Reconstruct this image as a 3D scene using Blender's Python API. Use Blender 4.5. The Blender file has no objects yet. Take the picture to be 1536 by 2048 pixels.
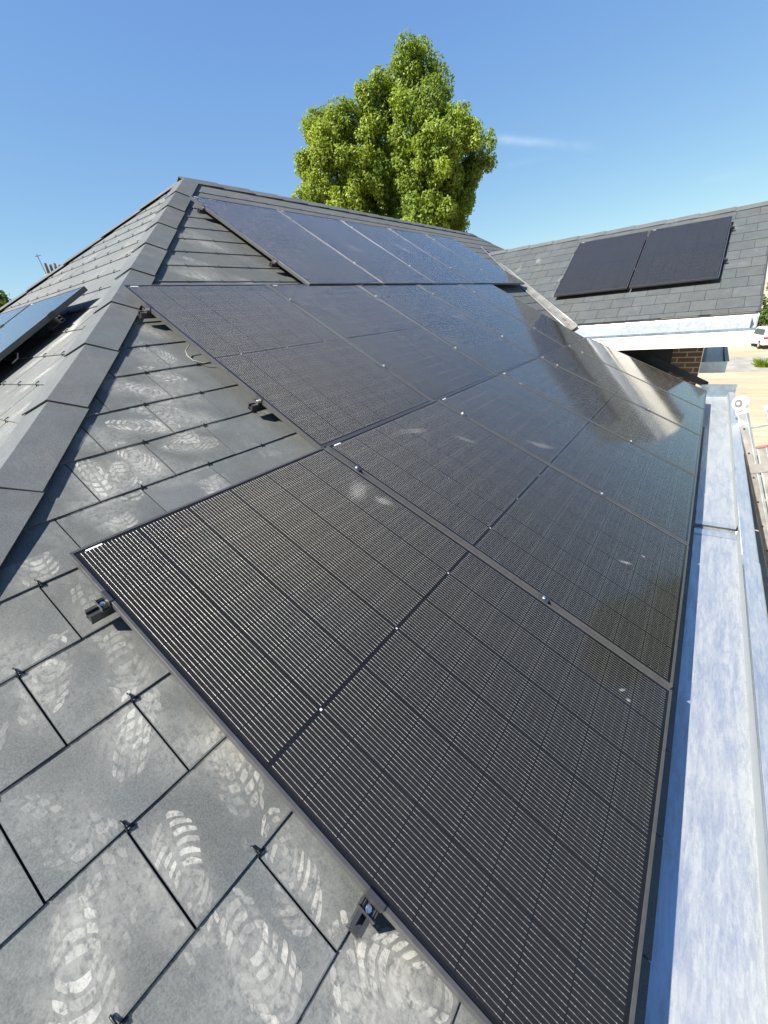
import bpy, bmesh, math, random
from math import sin, cos, tan, radians, pi, sqrt, floor, atan2, hypot
from mathutils import Vector, Matrix
random.seed(7)
SC = bpy.context.scene
COL = SC.collection

# ---------------------------------------------------------------- camera
CAM_R = ((0.8069467884684985, -0.1812476966487944, 0.5621264564489762),
         (0.5827354713573356, 0.39935898221424154, -0.7077653380512138),
         (-0.09620941223352353, 0.8986999920909712, 0.4278809100828971))
CAM_C = (1.4534428366, -0.2670119770, 0.5516067823)
cam_d = bpy.data.cameras.new('camera')
cam = bpy.data.objects.new('camera', cam_d); COL.objects.link(cam)
cam.matrix_world = Matrix.Translation(CAM_C) @ Matrix(CAM_R).to_4x4()
cam_d.sensor_fit = 'VERTICAL'; cam_d.sensor_height = 36.0; cam_d.sensor_width = 27.0
cam_d.lens = 36.0 * 813.9777 / 2048.0
cam_d.clip_start = 0.02; cam_d.clip_end = 3000.0
SC.camera = cam

# ---------------------------------------------------------------- light
SUN_TRAVEL = Vector((0.285, 0.635, -0.717)).normalized()
SUN_EL = math.asin(-SUN_TRAVEL.z)
SUN_AZ = atan2(-SUN_TRAVEL.x, -SUN_TRAVEL.y)          # clockwise from +Y
EXPOSURE = 1.62
W = bpy.data.worlds.new('World'); SC.world = W; W.use_nodes = True
wn, wl = W.node_tree.nodes, W.node_tree.links
wn.clear()
wo = wn.new('ShaderNodeOutputWorld'); wb = wn.new('ShaderNodeBackground')
sky = wn.new('ShaderNodeTexSky'); sky.sky_type = 'NISHITA'; sky.sun_disc = False
sky.sun_elevation = SUN_EL; sky.sun_rotation = SUN_AZ
sky.altitude = 100.0; sky.air_density = 1.0; sky.dust_density = 0.0; sky.ozone_density = 3.0
wb.inputs['Strength'].default_value = 0.078
# thin contrail wisps, fixed in direction on the sky
def wmath(op, a, b=None, c=None, clamp=False):
    x = wn.new('ShaderNodeMath'); x.operation = op; x.use_clamp = clamp
    for i, v in enumerate((a, b, c)):
        if v is None: continue
        if isinstance(v, (int, float)): x.inputs[i].default_value = v
        else: wl.new(v, x.inputs[i])
    return x.outputs[0]
def wdot(v):
    x = wn.new('ShaderNodeVectorMath'); x.operation = 'DOT_PRODUCT'
    wl.new(wtc.outputs['Generated'], x.inputs[0]); x.inputs[1].default_value = v
    return x.outputs['Value']
wtc = wn.new('ShaderNodeTexCoord')
wnz = wn.new('ShaderNodeTexNoise'); wl.new(wtc.outputs['Generated'], wnz.inputs['Vector'])
wnz.inputs['Scale'].default_value = 26.0; wnz.inputs['Detail'].default_value = 6.0; wnz.inputs['Distortion'].default_value = 0.6
wisp = 0.0
def pxdir(px, py): return (Matrix(CAM_R) @ Vector(((px - 768) / 813.98, (1024 - py) / 813.98, -1))).normalized()
for a, b, wd, am in (((975, 276), (1215, 296), .0055, .80), ((1000, 334), (1130, 308), .004, .16), ((1400, 362), (1540, 338), .006, .22)):
    A, B = pxdir(*a), pxdir(*b); nn = A.cross(B).normalized(); tt = nn.cross(A).normalized(); span = A.angle(B)
    q = wmath('DIVIDE', wdot(nn), wd); band = wmath('POWER', 2.718, wmath('MULTIPLY', wmath('MULTIPLY', q, q), -1.0))
    al = wmath('DIVIDE', wdot(tt), span)
    win = wmath('MULTIPLY', wmath('MULTIPLY', wmath('MULTIPLY', al, 6.0, clamp=True), wmath('MULTIPLY', wmath('SUBTRACT', 1.0, al), 1.4, clamp=True)), wmath('GREATER_THAN', wdot(A), 0.0))
    wisp = wmath('ADD', wisp, wmath('MULTIPLY', wmath('MULTIPLY', band, win), wmath('MULTIPLY', wmath('POWER', wnz.outputs['Fac'], 1.2), am)))
# the camera's flatter response to the sky: one power curve per channel
wsp = wn.new('ShaderNodeSeparateColor'); wl.new(sky.outputs[0], wsp.inputs[0])
hs = wn.new('ShaderNodeCombineColor')
for i, (A_, g_) in enumerate(((0.699, 0.77), (0.986, 0.675), (2.069, 0.32))):
    wl.new(wmath('MULTIPLY', wmath('POWER', wsp.outputs[i], g_), A_), hs.inputs[i])
wmx = wn.new('ShaderNodeMix'); wmx.data_type = 'RGBA'; wl.new(wisp, wmx.inputs[0]); wl.new(hs.outputs[0], wmx.inputs[6]); wmx.inputs[7].default_value = (3.0, 3.9, 4.3, 1)
wl.new(wmx.outputs[2], wb.inputs['Color']); wl.new(wb.outputs[0], wo.inputs['Surface'])
sun_d = bpy.data.lights.new('sun', 'SUN'); sun = bpy.data.objects.new('sun', sun_d); COL.objects.link(sun)
sun_d.energy = 4.3; sun_d.angle = radians(0.53); sun_d.color = (1.0, 0.955, 0.88)
sun.rotation_euler = SUN_TRAVEL.to_track_quat('-Z', 'Y').to_euler()
SC.view_settings.view_transform = 'Standard'; SC.view_settings.look = 'None'
SC.view_settings.exposure = EXPOSURE; SC.view_settings.gamma = 1.0
SC.render.engine = 'CYCLES'
SC.cycles.max_bounces = 8; SC.cycles.transparent_max_bounces = 64
SC.cycles.use_denoising = True

# ---------------------------------------------------------------- helpers
class MB:
    """collects polygons for ONE mesh object"""
    def __init__(self): self.v = []; self.f = []; self.c = []; self.uvs = []
    def add(self, pts, col=0.5):
        k = len(self.v); self.v += [tuple(p) for p in pts]; self.c += [col] * len(pts)
        return k
    def poly(self, pts, col=0.5):
        k = self.add(pts, col); self.f.append(tuple(range(k, k + len(pts))))
    def polyc(self, pts, cols):
        k = len(self.v); self.v += [tuple(p) for p in pts]; self.c += list(cols)
        self.f.append(tuple(range(k, k + len(pts))))
    def prism(self, top, bot, col=0.5):
        n = len(top); k = self.add(list(top) + list(bot), col)
        self.f.append(tuple(range(k, k + n)))
        self.f.append(tuple(range(k + 2 * n - 1, k + n - 1, -1)))
        for i in range(n):
            j = (i + 1) % n
            self.f.append((k + j, k + i, k + n + i, k + n + j))
    def box(self, x0, y0, z0, x1, y1, z1, M=None, col=0.5):
        t = [(x0, y0, z1), (x1, y0, z1), (x1, y1, z1), (x0, y1, z1)]
        b = [(x0, y0, z0), (x1, y0, z0), (x1, y1, z0), (x0, y1, z0)]
        if M is not None: t = [M @ Vector(p) for p in t]; b = [M @ Vector(p) for p in b]
        self.prism(t, b, col)
    def cyl(self, a, b, r0, r1=None, n=12, col=0.5, caps=True):
        a = Vector(a); b = Vector(b); r1 = r0 if r1 is None else r1
        d = (b - a).normalized(); u = d.orthogonal().normalized(); w = d.cross(u)
        k = self.add([a + (u * cos(2 * pi * i / n) + w * sin(2 * pi * i / n)) * r0 for i in range(n)] +
                     [b + (u * cos(2 * pi * i / n) + w * sin(2 * pi * i / n)) * r1 for i in range(n)], col)
        for i in range(n):
            j = (i + 1) % n; self.f.append((k + i, k + j, k + n + j, k + n + i))
        if caps:
            self.f.append(tuple(range(k + n - 1, k - 1, -1))); self.f.append(tuple(range(k + n, k + 2 * n)))
    def tube(self, pts, r, n=8, col=0.5):
        P = [Vector(p) for p in pts]; rings = []; u = None
        rr = r if isinstance(r, (list, tuple)) else [r] * len(P)
        for i, p in enumerate(P):
            d = (P[min(i + 1, len(P) - 1)] - P[max(i - 1, 0)]).normalized()
            u = d.orthogonal().normalized() if u is None else (u - d * u.dot(d)).normalized()
            w = d.cross(u)
            rings.append(self.add([p + (u * cos(2 * pi * j / n) + w * sin(2 * pi * j / n)) * rr[i] for j in range(n)], col))
        for a, b in zip(rings, rings[1:]):
            for j in range(n):
                q = (j + 1) % n; self.f.append((a + j, a + q, b + q, b + j))
        self.f.append(tuple(range(rings[0] + n - 1, rings[0] - 1, -1)))
        self.f.append(tuple(range(rings[-1], rings[-1] + n)))
    def build(self, name, mat, parent=None, smooth=False, M=None, bevel=0.0):
        me = bpy.data.meshes.new(name); me.from_pydata(self.v, [], self.f)
        ca = me.color_attributes.new('tone', 'FLOAT_COLOR', 'POINT')
        buf = []
        for c in self.c: buf += [c, c, c, 1.0]
        ca.data.foreach_set('color', buf)
        me.materials.append(mat)
        if smooth: me.polygons.foreach_set('use_smooth', [True] * len(me.polygons))
        me.update()
        o = bpy.data.objects.new(name, me); COL.objects.link(o)
        if parent is not None: o.parent = parent
        if M is not None: o.matrix_local = M
        if bevel > 0:
            m = o.modifiers.new('bevel', 'BEVEL'); m.width = bevel; m.segments = 2; m.limit_method = 'ANGLE'
        return o

def tag(o, label, cat=None, group=None, kind=None):
    if label: o['label'] = label
    if cat: o['category'] = cat
    if group: o['group'] = group
    if kind: o['kind'] = kind
    return o

def empty(name, label, cat, M=None, group=None):
    o = bpy.data.objects.new(name, None); COL.objects.link(o); o.empty_display_size = 0.1
    if M is not None: o.matrix_world = M
    return tag(o, label, cat, group)

def copy_tree(o, parent=None):
    c = o.copy(); COL.objects.link(c)
    if parent is not None: c.parent = parent
    for ch in list(o.children): copy_tree(ch, c)
    return c

def clip(poly, a, b, c):
    """keep the part of poly [(x, lat, s)] where a*x + b*lat <= c"""
    out = []; n = len(poly)
    for i in range(n):
        p, q = poly[i], poly[(i + 1) % n]
        dp, dq = a * p[0] + b * p[1] - c, a * q[0] + b * q[1] - c
        if dp <= 0: out.append(p)
        if (dp < 0 < dq) or (dq < 0 < dp):
            t = dp / (dp - dq); out.append(tuple(p[k] + t * (q[k] - p[k]) for k in range(3)))
    return out

# ---------------------------------------------------------------- materials
class NT:
    def __init__(self, name):
        self.m = bpy.data.materials.new(name); self.m.use_nodes = True
        self.n, self.l = self.m.node_tree.nodes, self.m.node_tree.links
        self.n.clear(); self.out = self.n.new('ShaderNodeOutputMaterial')
    def link(self, a, b): self.l.new(a, b)
    def put(self, sock, v):
        if v is None: return
        if isinstance(v, (int, float)): sock.default_value = v
        elif isinstance(v, tuple): sock.default_value = v if len(v) == 4 or sock.type == 'VECTOR' else (*v, 1.0)
        else: self.l.new(v, sock)
    def math(self, op, a, b=None, c=None, clamp=False):
        x = self.n.new('ShaderNodeMath'); x.operation = op; x.use_clamp = clamp
        for i, v in enumerate((a, b, c)): self.put(x.inputs[i], v)
        return x.outputs[0]
    def mix(self, f, a, b):
        x = self.n.new('ShaderNodeMix'); x.data_type = 'RGBA'
        self.put(x.inputs[0], f); self.put(x.inputs[6], a); self.put(x.inputs[7], b)
        return x.outputs[2]
    def noise(self, vec=None, scale=5.0, detail=4.0, rough=0.55, dist=0.0):
        x = self.n.new('ShaderNodeTexNoise'); self.put(x.inputs['Vector'], vec)
        x.inputs['Scale'].default_value = scale; x.inputs['Detail'].default_value = detail
        x.inputs['Roughness'].default_value = rough; x.inputs['Distortion'].default_value = dist
        return x.outputs['Fac']
    def ramp(self, f, a, b, lo=0.0, hi=1.0):
        x = self.n.new('ShaderNodeMapRange'); x.interpolation_type = 'SMOOTHSTEP'
        self.put(x.inputs[0], f); x.inputs[1].default_value = a; x.inputs[2].default_value = b
        x.inputs[3].default_value = lo; x.inputs[4].default_value = hi
        return x.outputs[0]
    def obj(self): return self.n.new('ShaderNodeTexCoord').outputs['Object']
    def pos(self): return self.n.new('ShaderNodeNewGeometry').outputs['Position']
    def scale(self, v, s):
        x = self.n.new('ShaderNodeMapping'); self.put(x.inputs[0], v); x.inputs['Scale'].default_value = s
        return x.outputs[0]
    def xyz(self, v):
        x = self.n.new('ShaderNodeSeparateXYZ'); self.put(x.inputs[0], v); return x.outputs
    def tone(self):
        x = self.n.new('ShaderNodeVertexColor'); x.layer_name = 'tone'
        return self.xyz(x.outputs['Color'])[0]
    def bump(self, h, strength=0.3, dist=0.002):
        x = self.n.new('ShaderNodeBump'); self.put(x.inputs['Height'], h)
        x.inputs['Strength'].default_value = strength; x.inputs['Distance'].default_value = dist
        return x.outputs[0]
    def bsdf(self, **k):
        x = self.n.new('ShaderNodeBsdfPrincipled')
        for key, v in k.items(): self.put(x.inputs[key.replace('_', ' ')], v)
        return x.outputs[0]
    def done(self, s): self.l.new(s, self.out.inputs['Surface']); return self.m

def simple(name, col, rough=0.5, metal=0.0, var=0.12, scale=14.0, bump=0.0, spec=0.5):
    t = NT(name); p = t.pos()
    n = t.noise(p, scale, 5.0)
    c = t.mix(t.ramp(n, 0.3, 0.7), tuple(x * (1 - var) for x in col), tuple(min(1, x * (1 + var)) for x in col))
    k = dict(Base_Color=c, Roughness=t.ramp(n, 0.2, 0.8, max(0.02, rough - 0.08), min(1, rough + 0.08)), Metallic=metal)
    k['Specular IOR Level'] = spec
    if bump: k['Normal'] = t.bump(t.noise(p, scale * 8, 3.0), bump, 0.003)
    return t.done(t.bsdf(**k))

def mat_slate(name, base, dust_amt, spec=0.3):
    t = NT(name); p = t.pos(); tone = t.tone()
    big = t.noise(p, 1.6, 3.0); mid = t.noise(p, 9.0, 5.0, 0.6)
    fine = t.noise(p, 260.0, 2.0, 0.6); speck = t.noise(p, 520.0, 1.0)
    shade = t.math('ADD', t.math('MULTIPLY', tone, 0.16), 0.86)
    shade = t.math('MULTIPLY', shade, t.ramp(fine, 0.30, 0.70, 0.78, 1.22))
    shade = t.math('MULTIPLY', shade, t.ramp(mid, 0.25, 0.75, 0.90, 1.10))
    cc = t.mix(t.ramp(big, 0.35, 0.65), base, (base[0] * 1.06, base[1] * 1.01, base[2] * 0.94))
    v = t.n.new('ShaderNodeVectorMath'); v.operation = 'SCALE'
    t.put(v.inputs[0], cc); t.put(v.inputs['Scale'], shade)
    st = t.noise(t.scale(p, (1.0, 1.0, 1.0)), 3.2, 6.0, 0.68, 0.9)
    st2 = t.noise(t.scale(p, (14.0, 30.0, 14.0)), 1.0, 5.0, 0.7, 1.2)
    d = t.math('MULTIPLY', t.ramp(st, 0.50, 0.74), t.ramp(st2, 0.38, 0.66))
    sp = t.ramp(speck, 0.70, 0.76)
    d = t.math('ADD', t.math('MULTIPLY', d, dust_amt), t.math('MULTIPLY', sp, 0.12), clamp=True)
    col = t.mix(d, v.outputs[0], (0.42, 0.41, 0.375))
    b = t.bump(t.math('ADD', t.math('MULTIPLY', fine, 0.7), t.math('MULTIPLY', mid, 0.5)), 0.35, 0.0012)
    k = dict(Base_Color=col, Roughness=0.72, Normal=b); k['Specular IOR Level'] = spec
    return t.done(t.bsdf(**k))

def mat_dust():
    t = NT('boot_dust'); p = t.pos(); tone = t.tone()
    n = t.noise(p, 55.0, 7.0, 0.75); g = t.noise(t.scale(p, (60.0, 160.0, 60.0)), 1.0, 4.0, 0.7, 0.6)
    a = t.math('MULTIPLY', t.math('MULTIPLY', tone, t.ramp(n, 0.30, 0.54)), t.ramp(t.noise(p, 15.0, 4.0, 0.6, 0.8), 0.30, 0.56, 0.40, 1.0)); a = t.math('MULTIPLY', a, t.ramp(g, 0.20, 0.55, 0.30, 1.0), clamp=True)
    col = t.mix(t.noise(p, 30.0), (0.46, 0.45, 0.41), (0.60, 0.585, 0.53))
    dif = t.n.new('ShaderNodeBsdfDiffuse'); t.put(dif.inputs[0], col)
    tr = t.n.new('ShaderNodeBsdfTransparent'); mx = t.n.new('ShaderNodeMixShader')
    t.put(mx.inputs[0], a); t.link(tr.outputs[0], mx.inputs[1]); t.link(dif.outputs[0], mx.inputs[2])
    return t.done(mx.outputs[0])

PL, PW, PT = 1.762, 1.134, 0.030        # panel length, width, frame height
def mat_cells(name, bx):
    """bx: 0 normal; procedural cells, ribbons and gaps under coated glass, in panel metres"""
    t = NT(name); o = t.obj(); x, y, _ = t.xyz(o)
    M = t.math
    # columns across the panel
    yy = M('SUBTRACT', y, 0.0175); cw = 0.1832
    cf = M('MULTIPLY', M('FRACT', M('DIVIDE', yy, cw)), cw)
    incol = M('MULTIPLY', M('GREATER_THAN', yy, 0.0), M('LESS_THAN', yy, cw * 6))
    colgap = M('LESS_THAN', M('MINIMUM', cf, M('SUBTRACT', cw, cf)), 0.0012)
    rp = 0.01117
    rf = M('SUBTRACT', cf, 0.0078 - rp / 2)
    rr = M('ABSOLUTE', M('SUBTRACT', M('MULTIPLY', M('FRACT', M('DIVIDE', rf, rp)), rp), rp / 2))
    inrib = M('MULTIPLY', M('GREATER_THAN', rf, 0.0), M('LESS_THAN', rf, rp * 16))
    # rows down the panel, two halves of eight
    xs = M('MINIMUM', x, M('SUBTRACT', PL, x))          # distance from nearer short edge
    rh = 0.1072; xr = M('SUBTRACT', xs, 0.0185)
    xf = M('MULTIPLY', M('FRACT', M('DIVIDE', xr, rh)), rh)
    inrow = M('MULTIPLY', M('GREATER_THAN', xr, 0.0), M('LESS_THAN', xr, rh * 8))
    edge = M('MINIMUM', xf, M('SUBTRACT', rh, xf))
    rowgap = M('LESS_THAN', edge, 0.0015)
    wid = M('ADD', 0.00036, M('MULTIPLY', M('LESS_THAN', edge, 0.009), 0.00022))
    rib = M('MULTIPLY', M('LESS_THAN', rr, wid), M('MULTIPLY', inrib, M('MULTIPLY', inrow, incol)))
    rib = M('MULTIPLY', rib, M('SUBTRACT', 1.0, rowgap))
    # little solder pads along each ribbon
    pad = M('MULTIPLY', M('LESS_THAN', M('ABSOLUTE', M('SUBTRACT', M('MULTIPLY', M('FRACT', M('DIVIDE', xf, rh / 4)), rh / 4), rh / 8)), 0.0008),
            M('MULTIPLY', M('LESS_THAN', rr, 0.0009), M('MULTIPLY', inrib, M('MULTIPLY', inrow, incol))))
    gap = M('MAXIMUM', M('MAXIMUM', colgap, rowgap), M('SUBTRACT', 1.0, M('MULTIPLY', inrow, incol)))
    # pale tape dots on the middle bus line
    yc = M('MULTIPLY', M('ABSOLUTE', M('SUBTRACT', M('FRACT', M('ADD', M('DIVIDE', yy, cw * 2), 0.0)), 0.5)), cw * 2)
    dot = M('MULTIPLY', M('LESS_THAN', yc, 0.0033), M('LESS_THAN', M('ABSOLUTE', M('SUBTRACT', x, PL / 2)), 0.0033))
    cn = t.noise(t.scale(o, (9.0, 6.0, 1.0)), 1.0, 1.0)
    cell = t.mix(cn, (0.0100, 0.0095, 0.0082), (0.0125, 0.0118, 0.0105))
    fing = M('LESS_THAN', M('FRACT', M('DIVIDE', x, 0.0013)), 0.06)
    cell = t.mix(M('MULTIPLY', fing, 0.25), cell, (0.05, 0.05, 0.05))
    c = t.mix(gap, cell, (0.0060, 0.0060, 0.0064))
    c = t.mix(rib, c, (0.58, 0.545, 0.46))
    c = t.mix(M('MULTIPLY', pad, M('SUBTRACT', 1.0, rib)), c, (0.40, 0.39, 0.36))
    c = t.mix(dot, c, (0.50, 0.50, 0.48))
    # dry dust: a thin overall film and a few wiped smears and drops
    p = t.pos()
    s1 = t.noise(p, 1.9, 5.0, 0.62, 0.8); s2 = t.noise(t.scale(p, (16, 16, 16)), 1.0, 5.0, 0.7, 1.0)
    sm = M('MULTIPLY', t.ramp(s1, 0.66, 0.82), t.ramp(s2, 0.42, 0.68))
    dr = t.ramp(t.noise(p, 170.0, 1.0), 0.765, 0.80)
    sand = t.ramp(t.noise(p, 900.0, 1.0), 0.45, 0.8)
    d = M('ADD', M('MULTIPLY', sm, 0.10), M('ADD', M('MULTIPLY', dr, 0.16), M('MULTIPLY', sand, 0.022)), clamp=True)
    c = t.mix(d, c, (0.40, 0.39, 0.36))
    tex = t.noise(p, 420.0, 2.0, 0.6)
    wav = t.noise(p, 2.4, 2.0)
    b = t.bump(M('ADD', M('MULTIPLY', tex, 0.03), M('MULTIPLY', wav, 1.0)), 0.03, 0.0035)
    # each ribbon is a round wire: its normal turns across its width
    def vt(v):
        q = t.n.new('ShaderNodeVectorTransform'); q.vector_type = 'NORMAL'; q.convert_from = 'OBJECT'; q.convert_to = 'WORLD'
        q.inputs[0].default_value = v; return q.outputs[0]
    sgn = M('SUBTRACT', M('MULTIPLY', M('FRACT', M('DIVIDE', rf, rp)), rp), rp / 2)
    phi = M('MULTIPLY', M('DIVIDE', sgn, wid), 1.25)
    def sc(v, f):
        q = t.n.new('ShaderNodeVectorMath'); q.operation = 'SCALE'; t.link(v, q.inputs[0]); t.link(f, q.inputs['Scale']); return q.outputs[0]
    av = t.n.new('ShaderNodeVectorMath'); av.operation = 'ADD'
    t.link(sc(vt((0, 0, 1)), M('COSINE', phi)), av.inputs[0]); t.link(sc(vt((0, 1, 0)), M('SINE', phi)), av.inputs[1])
    gn = t.n.new('ShaderNodeNewGeometry').outputs['Normal']
    nm = t.n.new('ShaderNodeMix'); nm.data_type = 'VECTOR'; t.link(rib, nm.inputs[0]); t.link(gn, nm.inputs[4]); t.link(av.outputs[0], nm.inputs[5])
    k = dict(Base_Color=c, Metallic=rib, Normal=nm.outputs[1], Roughness=M('ADD', 0.45, M('MULTIPLY', rib, 0.07)), Coat_Weight=1.0, Coat_Roughness=t.ramp(s1, 0.3, 0.75, 0.060, 0.105), Coat_IOR=1.33, Coat_Normal=b)
    k['Specular IOR Level'] = 0.06
    return t.done(t.bsdf(**k))

def mat_zinc(name, dusty):
    t = NT(name); p = t.pos()
    st = t.noise(t.scale(p, (30.0, 3.2, 30.0)), 1.0, 7.0, 0.72, 0.5)
    big = t.noise(p, 2.4, 4.0, 0.6, 0.3); fine = t.noise(p, 130.0, 3.0, 0.6)
    scr = t.noise(t.scale(p, (95.0, 16.0, 95.0)), 1.0, 6.0, 0.75, 0.7)
    d = t.math('MULTIPLY', t.ramp(st, 0.32, 0.62), t.ramp(scr, 0.25, 0.66, 0.25, 1.0))
    d = t.math('ADD', d, t.math('MULTIPLY', t.ramp(big, 0.40, 0.7), 0.30), clamp=True)
    d = t.math('MULTIPLY', t.math('ADD', t.math('MULTIPLY', d, 0.55), 0.45), dusty)
    spk = t.ramp(t.noise(p, 210.0, 2.0), 0.70, 0.74)
    d = t.math('ADD', d, t.math('MULTIPLY', spk, 0.35 * dusty), clamp=True)
    base = t.mix(t.ramp(st, 0.3, 0.7), (0.66, 0.73, 0.78), (0.76, 0.81, 0.84))
    metal = t.bsdf(Base_Color=base, Metallic=1.0, Roughness=t.ramp(scr, 0.3, 0.7, 0.20 + 0.12 * dusty, 0.34 + 0.16 * dusty), Normal=t.bump(t.math('ADD', scr, fine), 0.12, 0.003))
    dust = t.bsdf(Base_Color=t.mix(fine, (0.24, 0.25, 0.245), (0.34, 0.345, 0.335)), Roughness=0.85)
    mx = t.n.new('ShaderNodeMixShader'); t.put(mx.inputs[0], d); t.link(metal, mx.inputs[1]); t.link(dust, mx.inputs[2])
    return t.done(mx.outputs[0])

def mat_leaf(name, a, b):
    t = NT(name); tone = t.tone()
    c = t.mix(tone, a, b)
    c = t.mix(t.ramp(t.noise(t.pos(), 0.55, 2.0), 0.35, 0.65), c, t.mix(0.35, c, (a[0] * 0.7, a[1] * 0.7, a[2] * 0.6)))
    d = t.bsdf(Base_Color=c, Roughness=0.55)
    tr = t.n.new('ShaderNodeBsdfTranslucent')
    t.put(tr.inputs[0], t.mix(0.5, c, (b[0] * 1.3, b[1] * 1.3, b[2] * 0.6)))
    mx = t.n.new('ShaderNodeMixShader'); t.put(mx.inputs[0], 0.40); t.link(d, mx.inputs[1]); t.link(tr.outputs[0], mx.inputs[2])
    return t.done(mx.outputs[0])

def mat_brick():
    t = NT('brick'); p = t.pos(); x, y, z = t.xyz(p)
    cb = t.n.new('ShaderNodeCombineXYZ'); t.put(cb.inputs[0], t.math('ADD', x, y)); t.put(cb.inputs[1], z)
    br = t.n.new('ShaderNodeTexBrick'); t.link(cb.outputs[0], br.inputs['Vector'])
    br.inputs['Scale'].default_value = 1.0; br.inputs['Brick Width'].default_value = 0.235; br.inputs['Row Height'].default_value = 0.077
    br.inputs['Mortar Size'].default_value = 0.0085; br.inputs['Mortar Smooth'].default_value = 0.1
    br.inputs['Color1'].default_value = (0.135, 0.072, 0.050, 1); br.inputs['Color2'].default_value = (0.185, 0.105, 0.072, 1)
    br.inputs['Mortar'].default_value = (0.50, 0.45, 0.37, 1)
    n = t.noise(p, 22.0, 4.0)
    c = t.mix(t.math('MULTIPLY', n, 0.4), br.outputs['Color'], (0.20, 0.10, 0.06))
    return t.done(t.bsdf(Base_Color=c, Roughness=0.85, Normal=t.bump(t.math('SUBTRACT', n, br.outputs['Fac']), 0.5, 0.006)))

def mat_ground():
    t = NT('sand_ground'); p = t.pos()
    big = t.noise(p, 0.12, 5.0, 0.6, 0.6); mid = t.noise(t.scale(p, (0.5, 2.4, 1.0)), 0.6, 6.0, 0.65, 0.5); f = t.noise(p, 9.0, 5.0, 0.7)
    c = t.mix(t.ramp(big, 0.35, 0.65), (0.33, 0.275, 0.185), (0.42, 0.36, 0.25))
    c = t.mix(t.ramp(mid, 0.45, 0.7, 0.0, 0.75), c, (0.27, 0.205, 0.115))
    c = t.mix(t.ramp(f, 0.45, 0.75, 0.0, 0.4), c, (0.20, 0.17, 0.11))
    return t.done(t.bsdf(Base_Color=c, Roughness=0.95, Normal=t.bump(f, 0.5, 0.03)))

m_slate = mat_slate('fibre_slate', (0.091, 0.0985, 0.0975), 0.20)
m_slate3 = mat_slate('fibre_slate_clean', (0.068, 0.076, 0.079), 0.10)
m_slate2 = mat_slate('fibre_slate_dusty', (0.112, 0.119, 0.117), 0.38)
m_cap = mat_slate('slate_cap', (0.088, 0.094, 0.097), 0.16)
m_under = simple('roof_underlay', (0.012, 0.012, 0.013), 0.9)
m_dust = mat_dust()
m_cells = mat_cells('solar_cells', 0)
m_frame = simple('black_anodised', (0.052, 0.051, 0.049), 0.34, 0.0, 0.1, 40.0, spec=0.55)
m_black = simple('black_metal', (0.034, 0.034, 0.034), 0.36, 0.0)
m_hook = simple('black_hook_wire', (0.012, 0.012, 0.013), 0.45)
m_steel = simple('bolt_steel', (0.72, 0.71, 0.68), 0.30, 1.0, 0.08)
m_alu = simple('ladder_aluminium', (0.62, 0.615, 0.585), 0.48, 0.75, 0.12, 9.0, 0.1)
m_label = simple('white_sticker', (0.72, 0.72, 0.70), 0.5)
m_zinc = mat_zinc('zinc_dusty', 0.76)
m_zinc2 = mat_zinc('zinc_clean', 0.68)
m_zinc3 = mat_zinc('zinc_weathered', 0.6)
m_zinc4 = simple('darkened_zinc', (0.20, 0.245, 0.285), 0.4, 0.7, 0.15, 12.0)  # base colour darkened to paint in the dim reflection on the gutter end plate
m_lead = simple('weathered_lead', (0.155, 0.148, 0.132), 0.6, 0.25, 0.15, 6.0, 0.1)
m_white = simple('white_paint', (0.80, 0.765, 0.675), 0.5, 0.0, 0.03, 3.0)
m_brick = mat_brick()
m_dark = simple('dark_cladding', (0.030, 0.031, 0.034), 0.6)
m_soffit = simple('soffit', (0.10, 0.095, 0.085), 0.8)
m_cable = simple('grey_cable', (0.20, 0.19, 0.165), 0.5)
m_red = simple('red_plastic', (0.34, 0.13, 0.115), 0.45)
m_green = simple('green_plastic', (0.03, 0.22, 0.11), 0.45)
m_cream = simple('white_roller', (0.66, 0.64, 0.59), 0.45)
m_grey = simple('grey_hub', (0.16, 0.155, 0.145), 0.5)
m_ground = mat_ground()
m_road = simple('worn_road', (0.25, 0.235, 0.205), 0.9, 0.0, 0.2, 1.5, 0.3)
m_bark = simple('bark', (0.10, 0.075, 0.05), 0.9, 0.0, 0.3, 8.0, 0.6)
m_leaf1 = mat_leaf('lime_leaves', (0.110, 0.170, 0.016), (0.285, 0.365, 0.034))
m_leaf2 = mat_leaf('young_lime_leaves', (0.135, 0.195, 0.016), (0.300, 0.370, 0.032))
m_leaf3 = mat_leaf('dark_leaves', (0.030, 0.055, 0.014), (0.085, 0.140, 0.024))
m_leaf4 = mat_leaf('hedge_leaves', (0.060, 0.105, 0.014), (0.150, 0.225, 0.03))
m_carw = simple('white_car_paint', (0.78, 0.78, 0.77), 0.25, 0.0, 0.01)
m_glass = simple('dark_glass', (0.02, 0.022, 0.025), 0.08)
m_rubber = simple('rubber', (0.02, 0.02, 0.02), 0.8)
m_tail = simple('tail_lamp', (0.35, 0.02, 0.02), 0.2)
m_clay = simple('clay_pots', (0.17, 0.115, 0.085), 0.8)
m_tile = simple('clay_roof', (0.22, 0.11, 0.075), 0.85, 0.0, 0.25, 3.0, 0.4)
m_render = simple('wall_render', (0.48, 0.43, 0.35), 0.9)

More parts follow.
